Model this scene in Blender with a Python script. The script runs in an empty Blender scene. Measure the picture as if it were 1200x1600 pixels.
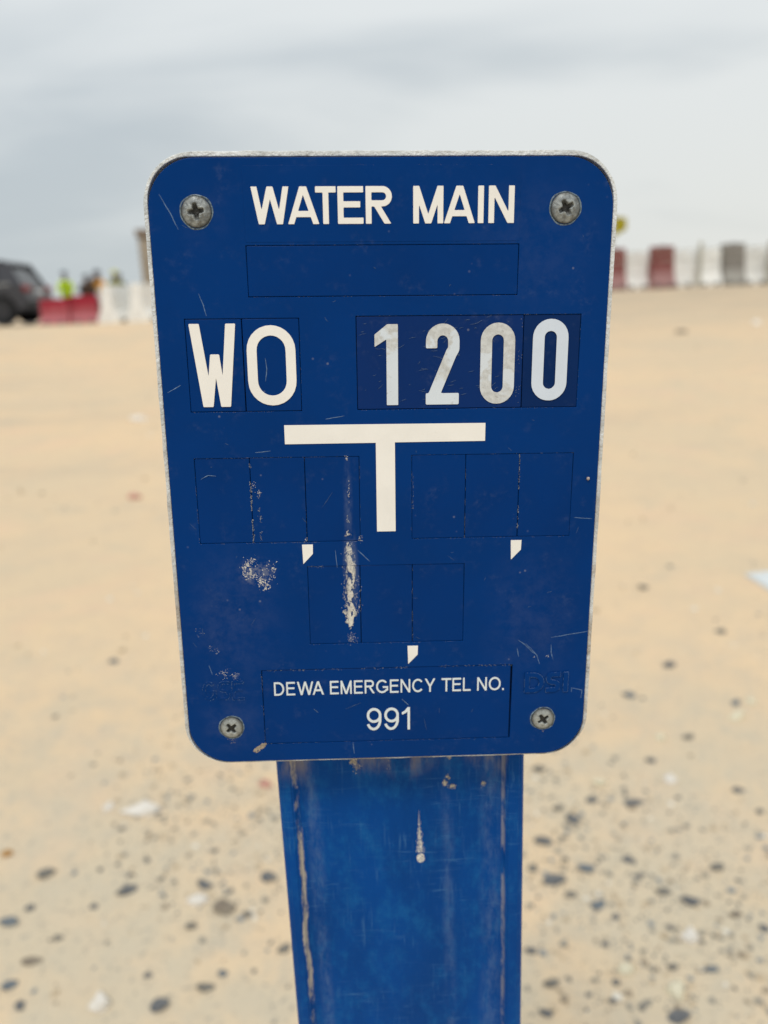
import bpy, bmesh, math, random
import numpy as np
from mathutils import Matrix, Vector, Euler
R_ = math.radians
random.seed(7)
rng = np.random.RandomState(7)
sc = bpy.context.scene
COL = sc.collection
CAM_H = 0.95

# ------------------------------------------------------------------ camera
cam_d = bpy.data.cameras.new('camera')
cam = bpy.data.objects.new('camera', cam_d); COL.objects.link(cam)
cx = Vector((0.99923335, -0.01033949, -0.03775991))
cd = Vector((-0.03914992, -0.26389738, -0.96375591))
cf = Vector((0.0, 0.96449534, -0.26409985))
m = Matrix.Identity(4)
for i in range(3):
    m[i][0] = cx[i]; m[i][1] = -cd[i]; m[i][2] = -cf[i]
m[2][3] = CAM_H
cam.matrix_world = m
cam_d.sensor_fit = 'VERTICAL'; cam_d.sensor_height = 36.0; cam_d.sensor_width = 27.0
cam_d.lens = 27.07
cam_d.clip_start = 0.01; cam_d.clip_end = 6000
cam_d.dof.use_dof = True; cam_d.dof.focus_distance = 0.247; cam_d.dof.aperture_fstop = 7.8
sc.camera = cam

# ------------------------------------------------------------------ sky, sun, exposure
SUN_EL, SUN_ROT = R_(57), R_(200)          # high, behind the camera, a little to the right
world = bpy.data.worlds.new('World'); sc.world = world; world.use_nodes = True
wt = world.node_tree; wt.nodes.clear()
def wn(t, **k):
    n = wt.nodes.new(t)
    for a, b in k.items(): setattr(n, a, b)
    return n
out = wn('ShaderNodeOutputWorld'); bg = wn('ShaderNodeBackground'); bg.inputs['Strength'].default_value = 0.1
sky = wn('ShaderNodeTexSky', sky_type='NISHITA', sun_disc=False)
sky.sun_elevation = SUN_EL; sky.sun_rotation = SUN_ROT
tc = wn('ShaderNodeTexCoord'); sep = wn('ShaderNodeSeparateXYZ')
wt.links.new(tc.outputs['Generated'], sep.inputs[0])
def wm(op, a, b=None):
    n = wn('ShaderNodeMath', operation=op)
    for i, v in enumerate((a, b)):
        if v is None: continue
        if isinstance(v, (int, float)): n.inputs[i].default_value = v
        else: wt.links.new(v, n.inputs[i])
    return n.outputs[0]
zz = wm('ADD', wm('MAXIMUM', sep.outputs['Z'], 0.0), 0.24)     # cloud sheet overhead, foreshortened to the horizon
px = wm('DIVIDE', sep.outputs['X'], zz); py = wm('DIVIDE', sep.outputs['Y'], zz)
cmb = wn('ShaderNodeCombineXYZ'); wt.links.new(px, cmb.inputs[0]); wt.links.new(py, cmb.inputs[1])
mp = wn('ShaderNodeMapping'); mp.inputs['Rotation'].default_value = (0, 0, R_(-24)); mp.inputs['Scale'].default_value = (0.9, 1.5, 1)
mp.inputs['Location'].default_value = (-5.1, -3.8, 0)
wt.links.new(cmb.outputs[0], mp.inputs[0])
nz = wn('ShaderNodeTexNoise'); nz.inputs['Scale'].default_value = 0.75; nz.inputs['Detail'].default_value = 5.0; nz.inputs['Roughness'].default_value = 0.45; nz.inputs['Distortion'].default_value = 0.5
wt.links.new(mp.outputs[0], nz.inputs['Vector'])
cr = wn('ShaderNodeMapRange', interpolation_type='SMOOTHSTEP'); wt.links.new(wm('ADD', nz.outputs['Fac'], wm('MULTIPLY', sep.outputs['X'], 0.30)), cr.inputs[0])     # the cloud thins towards the right
cr.inputs[1].default_value = 0.30; cr.inputs[2].default_value = 0.56
rp = wn('ShaderNodeMixRGB'); wt.links.new(cr.outputs[0], rp.inputs[0])
rp.inputs[1].default_value = (4.9, 5.5, 5.95, 1); rp.inputs[2].default_value = (7.45, 7.8, 7.9, 1)
mx = wn('ShaderNodeMixRGB'); mx.inputs[0].default_value = 0.95
wt.links.new(sky.outputs[0], mx.inputs[1]); wt.links.new(rp.outputs[0], mx.inputs[2])
# thin dust veil low over the desert
hz = wm('POWER', wm('SUBTRACT', 1.0, wm('MINIMUM', wm('MAXIMUM', wm('MULTIPLY', sep.outputs['Z'], 2.6), 0.0), 1.0)), 1.5)
mx2 = wn('ShaderNodeMixRGB'); wt.links.new(wm('MULTIPLY', hz, 0.85), mx2.inputs[0])
wt.links.new(mx.outputs[0], mx2.inputs[1]); # the veil is greyer on the left and paler and warmer on the right, as far as the eye follows it
az = wn('ShaderNodeMapRange', interpolation_type='SMOOTHSTEP'); wt.links.new(sep.outputs['X'], az.inputs[0]); az.inputs[1].default_value = -0.75; az.inputs[2].default_value = 0.55
vl = wn('ShaderNodeMixRGB'); wt.links.new(az.outputs[0], vl.inputs[0]); vl.inputs[1].default_value = (4.5, 5.05, 5.3, 1); vl.inputs[2].default_value = (7.1, 7.1, 6.6, 1)
wt.links.new(vl.outputs[0], mx2.inputs[2])
wt.links.new(mx2.outputs[0], bg.inputs['Color']); wt.links.new(bg.outputs[0], out.inputs[0])

sun_d = bpy.data.lights.new('sun', 'SUN'); sun_d.energy = 1.5; sun_d.angle = R_(14); sun_d.color = (1.0, 0.95, 0.87)
sun = bpy.data.objects.new('sun', sun_d); COL.objects.link(sun)
# direction towards the sun (Nishita rotation is clockwise from +Y seen from above)
sdir = Vector((math.sin(SUN_ROT) * math.cos(SUN_EL), math.cos(SUN_ROT) * math.cos(SUN_EL), math.sin(SUN_EL)))
sun.rotation_euler = sdir.to_track_quat('Z', 'Y').to_euler()
sc.view_settings.view_transform = 'Standard'; sc.view_settings.look = 'None'
sc.view_settings.exposure = 0.1; sc.view_settings.gamma = 1.0; sc.view_settings.use_curve_mapping = False
sc.render.resolution_x = 768; sc.render.resolution_y = 1024
sc.cycles.use_denoising = True

# ------------------------------------------------------------------ object helpers
def props(o, label=None, cat=None, group=None, kind=None):
    if label: o['label'] = label
    if cat: o['category'] = cat
    if group: o['group'] = group
    if kind: o['kind'] = kind
    return o
def thing(name, label, cat, loc=(0, 0, 0), rz=0.0, group=None):
    o = bpy.data.objects.new(name, None); COL.objects.link(o)
    o.location = loc; o.rotation_euler = (0, 0, rz)
    return props(o, label, cat, group)
def link(name, me, mat=None, parent=None, local=None):
    o = bpy.data.objects.new(name, me); COL.objects.link(o)
    if mat is not None and len(me.materials) == 0: me.materials.append(mat)
    if parent is not None: o.parent = parent
    if local is not None: o.matrix_local = local
    return o
def bm_obj(name, bm, mat=None, parent=None, local=None, smooth=False):
    me = bpy.data.meshes.new(name); bmesh.ops.recalc_face_normals(bm, faces=bm.faces[:])
    bm.to_mesh(me); bm.free()
    if smooth: me.polygons.foreach_set('use_smooth', [True] * len(me.polygons))
    return link(name, me, mat, parent, local)
def copy_tree(o, parent=None):
    c = o.copy(); COL.objects.link(c); c.parent = parent
    for ch in list(o.children): copy_tree(ch, c)
    return c
def add_box(bm, c, s, rot=None, bevel=0.0, seg=1):
    mt = Matrix.Translation(c) @ (rot.to_matrix().to_4x4() if rot else Matrix.Identity(4)) @ Matrix.Diagonal((s[0], s[1], s[2], 1))
    r = bmesh.ops.create_cube(bm, size=1, matrix=mt)
    if bevel:
        ed = list({e for v in r['verts'] for e in v.link_edges})
        bmesh.ops.bevel(bm, geom=ed, offset=bevel, segments=seg, profile=0.5, affect='EDGES')
def add_cyl(bm, p0, p1, r0, r1=None, n=16, caps=True):
    p0 = Vector(p0); p1 = Vector(p1); d = p1 - p0
    q = d.to_track_quat('Z', 'Y').to_matrix().to_4x4()
    bmesh.ops.create_cone(bm, cap_ends=caps, segments=n, radius1=r0, radius2=r0 if r1 is None else r1, depth=d.length,
                          matrix=Matrix.Translation((p0 + p1) / 2) @ q)

# ------------------------------------------------------------------ node helper
class NT:
    def __init__(s, name, rough=0.6, spec=0.5, metal=0.0):
        s.mat = bpy.data.materials.new(name); s.mat.use_nodes = True
        s.t = s.mat.node_tree; s.b = s.t.nodes['Principled BSDF']
        s.b.inputs['Roughness'].default_value = rough; s.b.inputs['Metallic'].default_value = metal
        s.b.inputs['Specular IOR Level'].default_value = spec
        s._co = None
    def n(s, t, **k):
        x = s.t.nodes.new(t)
        for a, b in k.items(): setattr(x, a, b)
        return x
    def lk(s, a, b):
        if isinstance(a, (int, float)): b.default_value = a
        elif isinstance(a, tuple): b.default_value = a if len(a) == 4 or b.type == 'VECTOR' else (*a, 1)
        else: s.t.links.new(a, b)
    def m(s, op, *a):
        x = s.n('ShaderNodeMath', operation=op)
        for i, v in enumerate(a): s.lk(v, x.inputs[i])
        return x.outputs[0]
    def co(s):
        if s._co is None: s._co = s.n('ShaderNodeTexCoord').outputs['Object']
        return s._co
    def xyz(s):
        x = s.n('ShaderNodeSeparateXYZ'); s.lk(s.co(), x.inputs[0]); return x.outputs
    def mapped(s, scale=(1, 1, 1), loc=(0, 0, 0), rot=(0, 0, 0)):
        x = s.n('ShaderNodeMapping'); s.lk(s.co(), x.inputs[0])
        x.inputs['Scale'].default_value = scale; x.inputs['Location'].default_value = loc; x.inputs['Rotation'].default_value = rot
        return x.outputs[0]
    def noise(s, scale, detail=3, rough=0.5, vec=None, dist=0.0):
        x = s.n('ShaderNodeTexNoise'); s.lk(vec if vec is not None else s.co(), x.inputs['Vector'])
        x.inputs['Scale'].default_value = scale; x.inputs['Detail'].default_value = detail
        x.inputs['Roughness'].default_value = rough; x.inputs['Distortion'].default_value = dist
        return x.outputs['Fac']
    def rng(s, v, a, b, c=0.0, d=1.0):      # smooth map range
        x = s.n('ShaderNodeMapRange', interpolation_type='SMOOTHSTEP')
        s.lk(v, x.inputs[0]); x.inputs[1].default_value = a; x.inputs[2].default_value = b
        x.inputs[3].default_value = c; x.inputs[4].default_value = d
        return x.outputs[0]
    def mix(s, f, a, b):
        x = s.n('ShaderNodeMixRGB'); s.lk(f, x.inputs[0]); s.lk(a, x.inputs[1]); s.lk(b, x.inputs[2]); return x.outputs[0]
    def color(s, c): s.lk(c, s.b.inputs['Base Color'])
    def rough(s, v): s.lk(v, s.b.inputs['Roughness'])
    def bump(s, h, strength=0.3, dist=0.001):
        x = s.n('ShaderNodeBump'); s.lk(h, x.inputs['Height']); x.inputs['Strength'].default_value = strength; x.inputs['Distance'].default_value = dist
        s.lk(x.outputs[0], s.b.inputs['Normal'])
    def ell(s, cx_, cy_, rx, ry, ix=0, iy=1, soft=0.5):   # 1 in the middle of an ellipse, 0 outside
        X = s.xyz()
        a = s.m('DIVIDE', s.m('SUBTRACT', X[ix], cx_), rx); b = s.m('DIVIDE', s.m('SUBTRACT', X[iy], cy_), ry)
        d = s.m('SQRT', s.m('ADD', s.m('MULTIPLY', a, a), s.m('MULTIPLY', b, b)))
        return s.rng(d, 1.0, 1.0 - soft)
def simple(name, c, rough=0.6, metal=0.0, var=0.15, scale=20, spec=0.5, bump=0.0):
    t = NT(name, rough, spec, metal)
    f = t.noise(scale, 4, 0.6)
    t.color(t.mix(t.rng(f, 0.3, 0.7), tuple(x * (1 - var) for x in c), tuple(min(1, x * (1 + var)) for x in c)))
    if bump: t.bump(f, bump, 0.003)
    return t.mat

# ------------------------------------------------------------------ materials of the sign
def face_plastic(name, base, dusty=0.25, stains=False):
    t = NT(name, 0.33, 0.065)
    big = t.noise(22, 4, 0.6); fine = t.noise(420, 4, 0.7); mid = t.noise(90, 5, 0.65)
    c = t.mix(t.rng(big, 0.3, 0.75), tuple(base), tuple(x * 0.86 for x in base))
    dust = t.m('MULTIPLY', t.rng(mid, 0.5, 0.8), t.rng(fine, 0.42, 0.7))
    c = t.mix(t.m('MULTIPLY', dust, 0.07 * dusty / 0.25), c, (0.36, 0.42, 0.50))
    # sparse pale specks
    vr = t.n('ShaderNodeTexVoronoi'); t.lk(t.co(), vr.inputs['Vector']); vr.inputs['Scale'].default_value = 190
    sel = t.noise(60, 2, 0.5)
    sp = t.m('MULTIPLY', t.rng(vr.outputs['Distance'], 0.10, 0.04), t.rng(sel, 0.56, 0.66))
    c = t.mix(t.m('MULTIPLY', sp, 0.2), c, (0.5, 0.5, 0.48))
    if stains:
        for a in ((-0.052, -0.045, 0.022, 0.035, 0.55), (0.05, -0.05, 0.022, 0.04, 0.4), (-0.055, -0.085, 0.016, 0.016, 0.6), (-0.0545, 0.083, 0.012, 0.012, 0.3), (0.045, 0.075, 0.03, 0.03, 0.3)):
            k = t.m('MULTIPLY', t.ell(a[0], a[1], a[2], a[3], soft=0.9), t.rng(t.noise(140, 5, 0.75), 0.35, 0.7))
            c = t.mix(t.m('MULTIPLY', k, 0.05 * a[4] / 0.5), c, (0.32, 0.34, 0.42))
    # thin pale film left by the splash that ran down under the T
    film = t.m('MULTIPLY', t.m('ADD', t.ell(-0.0120, -0.030, 0.0032, 0.020, soft=0.8), t.m('MULTIPLY', t.ell(-0.0124, -0.006, 0.0020, 0.020, soft=0.9), 0.5)), t.rng(t.noise(260, 5, 0.75, vec=t.mapped((1, 0.4, 1))), 0.36, 0.62))
    c = t.mix(t.m('MULTIPLY', film, 0.30), c, (0.30, 0.36, 0.42))
    c = t.mix(t.m('MULTIPLY', t.m('MULTIPLY', t.ell(-0.0435, -0.029, 0.0075, 0.0065, soft=0.8), t.rng(t.noise(330, 5, 0.75), 0.45, 0.62)), 0.35), c, (0.42, 0.42, 0.41))
    t.color(c)
    t.rough(t.rng(mid, 0.3, 0.8, 0.27, 0.45))
    t.bump(t.noise(55, 3, 0.5), 0.12, 0.0006)
    return t.mat
BLUE = (0.0001, 0.036, 0.184)
M_FACE = face_plastic('blue_sign_plastic', BLUE, 0.25, True)
M_TILE = face_plastic('blue_tile_plastic', (0.0001, 0.034, 0.177), 0.25)
M_TILE_OLD = face_plastic('faded_navy_tile_plastic', (0.004, 0.029, 0.145), 0.45)
M_TILE_NAVY = face_plastic('navy_tile_plastic', (0.003, 0.024, 0.112), 0.35)
M_EMBOSS = face_plastic('blue_emboss_plastic', (0.0001, 0.036, 0.184), 0.3)
def white_plastic(name, base, wear=0.0, slant=None):
    t = NT(name, 0.42, 0.4)
    c = t.mix(t.rng(t.noise(60, 5, 0.6), 0.35, 0.7), base, tuple(x * 0.94 for x in base))
    if wear:
        X = t.xyz()
        n1 = t.noise(85, 5, 0.62, dist=0.5)
        lim = t.m('ADD', n1, t.m('MULTIPLY', t.m('SUBTRACT', X[1], slant), 11.0))
        k = t.rng(lim, 0.49, 0.56)
        c = t.mix(t.m('MULTIPLY', k, wear), c, t.mix(t.rng(t.noise(500, 4, 0.7), 0.35, 0.65), (0.50, 0.50, 0.48), (0.64, 0.65, 0.64)))
        c = t.mix(t.m('MULTIPLY', t.rng(t.noise(260, 5, 0.75), 0.60, 0.68), 0.45), c, (0.33, 0.31, 0.28))
    else:
        c = t.mix(t.m('MULTIPLY', t.rng(t.noise(330, 5, 0.75), 0.62, 0.72), 0.25), c, (0.5, 0.47, 0.42))
    t.color(c)
    return t.mat
M_CREAM = white_plastic('warm_white_plastic', (0.90, 0.87, 0.82))
M_WORN = white_plastic('worn_white_plastic', (0.68, 0.74, 0.80), 0.9, 0.041)
M_WORN2 = white_plastic('worn_grey_white_plastic', (0.68, 0.73, 0.78), 0.9, 0.030)
M_COOL = white_plastic('cool_white_plastic', (0.66, 0.73, 0.83))
M_TEXT = white_plastic('pale_text_plastic', (0.72, 0.78, 0.80))

# ------------------------------------------------------------------ the ground
def smst(t): t = np.clip(t, 0, 1); return t * t * (3 - 2 * t)
def lattice(x, y, seed):
    ix = np.floor(x).astype(np.int64); iy = np.floor(y).astype(np.int64); fx = x - ix; fy = y - iy
    fx = fx * fx * (3 - 2 * fx); fy = fy * fy * (3 - 2 * fy)
    def hsh(a, b):
        v = (a * 374761393 + b * 668265263 + seed * 974711) & 0xFFFFFFFF
        v = ((v ^ (v >> 13)) * 1274126177) & 0xFFFFFFFF
        return ((v ^ (v >> 16)) & 0xFFFF) / 65535.0
    a = hsh(ix, iy); b = hsh(ix + 1, iy); c = hsh(ix, iy + 1); d = hsh(ix + 1, iy + 1)
    return (a * (1 - fx) + b * fx) * (1 - fy) + (c * (1 - fx) + d * fx) * fy
def fbm(x, y, s, oct=4, seed=1):
    v = 0; a = 0.5
    for o in range(oct):
        v = v + a * (lattice(x * s, y * s, seed + o) - 0.5); s = s * 2.03; a *= 0.5
    return v
def terrain(x, y):
    x = np.asarray(x, float); y = np.asarray(y, float)
    zc = 0.70 + 0.28 * smst((x + 2.5) / 5.5)
    s = np.clip((y - 1.8) / 15.2, 0, 1) ** 1.15
    s = np.where(y > 17, 1 - 0.06 * smst((y - 17) / 8), s)
    fade = np.clip(1 - (y - 10) / 10, 0.15, 1)
    near = np.clip(1.5 - y / 6, 0.2, 1)
    return zc * s + 0.016 * fbm(x, y, 5.5, 4, 3) * near + 0.085 * fbm(x, y, 0.9, 4, 9) * fade * np.clip((y - 1.2) / 3, 0.15, 1)
def axis(pos, n0, step0, growth, lim):
    v = [0.0]; st = step0
    while v[-1] < lim:
        v.append(v[-1] + st)
        if v[-1] > pos: st *= growth
    return v
xs = axis(1.6, 0, 0.022, 1.05, 2600); xs = sorted(set([-a for a in xs] + xs))
ys = [-a for a in axis(0.6, 0, 0.05, 1.25, 400)][:0:-1] + axis(2.8, 0, 0.022, 1.028, 2900)
X, Y = np.meshgrid(np.array(xs), np.array(ys)); Z = terrain(X, Y)
nx, ny = len(xs), len(ys)
co = np.stack([X.ravel(), Y.ravel(), Z.ravel()], 1)
idx = np.arange(nx * ny).reshape(ny, nx)
fc = np.stack([idx[:-1, :-1], idx[:-1, 1:], idx[1:, 1:], idx[1:, :-1]], -1).reshape(-1, 4)
me = bpy.data.meshes.new('sand_ground'); me.from_pydata(co.tolist(), [], fc.tolist())
me.polygons.foreach_set('use_smooth', [True] * len(me.polygons))
t = NT('desert_sand', 0.95, 0.15)
n1 = t.noise(0.9, 5, 0.6); n2 = t.noise(9, 6, 0.65); n3 = t.noise(160, 4, 0.7)
c = t.mix(t.rng(n1, 0.35, 0.68), (0.79, 0.59, 0.378), (0.71, 0.565, 0.385))
c = t.mix(t.m('MULTIPLY', t.rng(n2, 0.42, 0.72), 0.36), c, (0.62, 0.49, 0.36))
c = t.mix(t.m('MULTIPLY', t.rng(t.noise(38, 5, 0.7), 0.52, 0.72), 0.32), c, (0.52, 0.45, 0.35))
c = t.mix(t.m('MULTIPLY', t.rng(t.noise(2.6, 4, 0.55, dist=0.6), 0.52, 0.70), 0.30), c, (0.80, 0.55, 0.38))     # pinkish sand
c = t.mix(t.m('MULTIPLY', t.rng(t.noise(4.1, 5, 0.6, vec=t.mapped((1, 1, 1), (5, 2, 0))), 0.54, 0.68), 0.40), c, (0.58, 0.50, 0.37))     # greyer silt
c = t.mix(t.m('MULTIPLY', t.rng(n3, 0.45, 0.75), 0.45), c, (0.50, 0.40, 0.28))
near_ = t.rng(t.xyz()[1], 2.6, 1.1)
c = t.mix(t.m('MULTIPLY', t.m('MULTIPLY', t.rng(t.noise(13, 6, 0.72), 0.46, 0.62), near_), 0.55), c, (0.53, 0.47, 0.37))
c = t.mix(t.m('MULTIPLY', t.m('MULTIPLY', t.rng(t.noise(21, 5, 0.7, vec=t.mapped((1, 1, 1), (3, 7, 0))), 0.56, 0.66), near_), 0.55), c, (0.42, 0.39, 0.33))
# firmer, greyer and rough ground with grit round the foot of the post
X_ = t.xyz()
grit = t.m('MULTIPLY', t.rng(X_[1], 2.3, 1.0), t.rng(t.noise(3.2, 5, 0.6), 0.32, 0.60))
c = t.mix(t.m('MULTIPLY', grit, 0.75), c, (0.60, 0.525, 0.395))
c = t.mix(t.m('MULTIPLY', t.m('MULTIPLY', t.rng(t.noise(75, 3, 0.6), 0.57, 0.68), grit), 0.6), c, (0.30, 0.28, 0.24))
# long soft bands of darker, coarser sand higher on the slope
bd = t.noise(1.0, 4, 0.6, vec=t.mapped((0.35, 1.6, 1)))
c = t.mix(t.m('MULTIPLY', t.m('MULTIPLY', t.rng(bd, 0.5, 0.72), t.rng(X_[1], 2.5, 6)), 0.75), c, (0.56, 0.46, 0.34))
crest = t.m('MULTIPLY', t.rng(X_[1], 6, 15), t.rng(X_[0], -1.0, 3.0))
c = t.mix(t.m('MULTIPLY', crest, t.rng(t.noise(1.4, 5, 0.65, vec=t.mapped((0.6, 1.3, 1))), 0.30, 0.62, 0.35, 0.85)), c, (0.53, 0.43, 0.31))     # coarse dull sand thrown up near the barriers
t.color(c); t.bump(t.m('ADD', t.m('MULTIPLY', n3, 0.25), n2), 0.6, 0.010)
M_SAND = t.mat
props(link('sand_ground', me, M_SAND), kind='structure', label='pale desert sand rising gently to a crest behind the sign')
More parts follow.
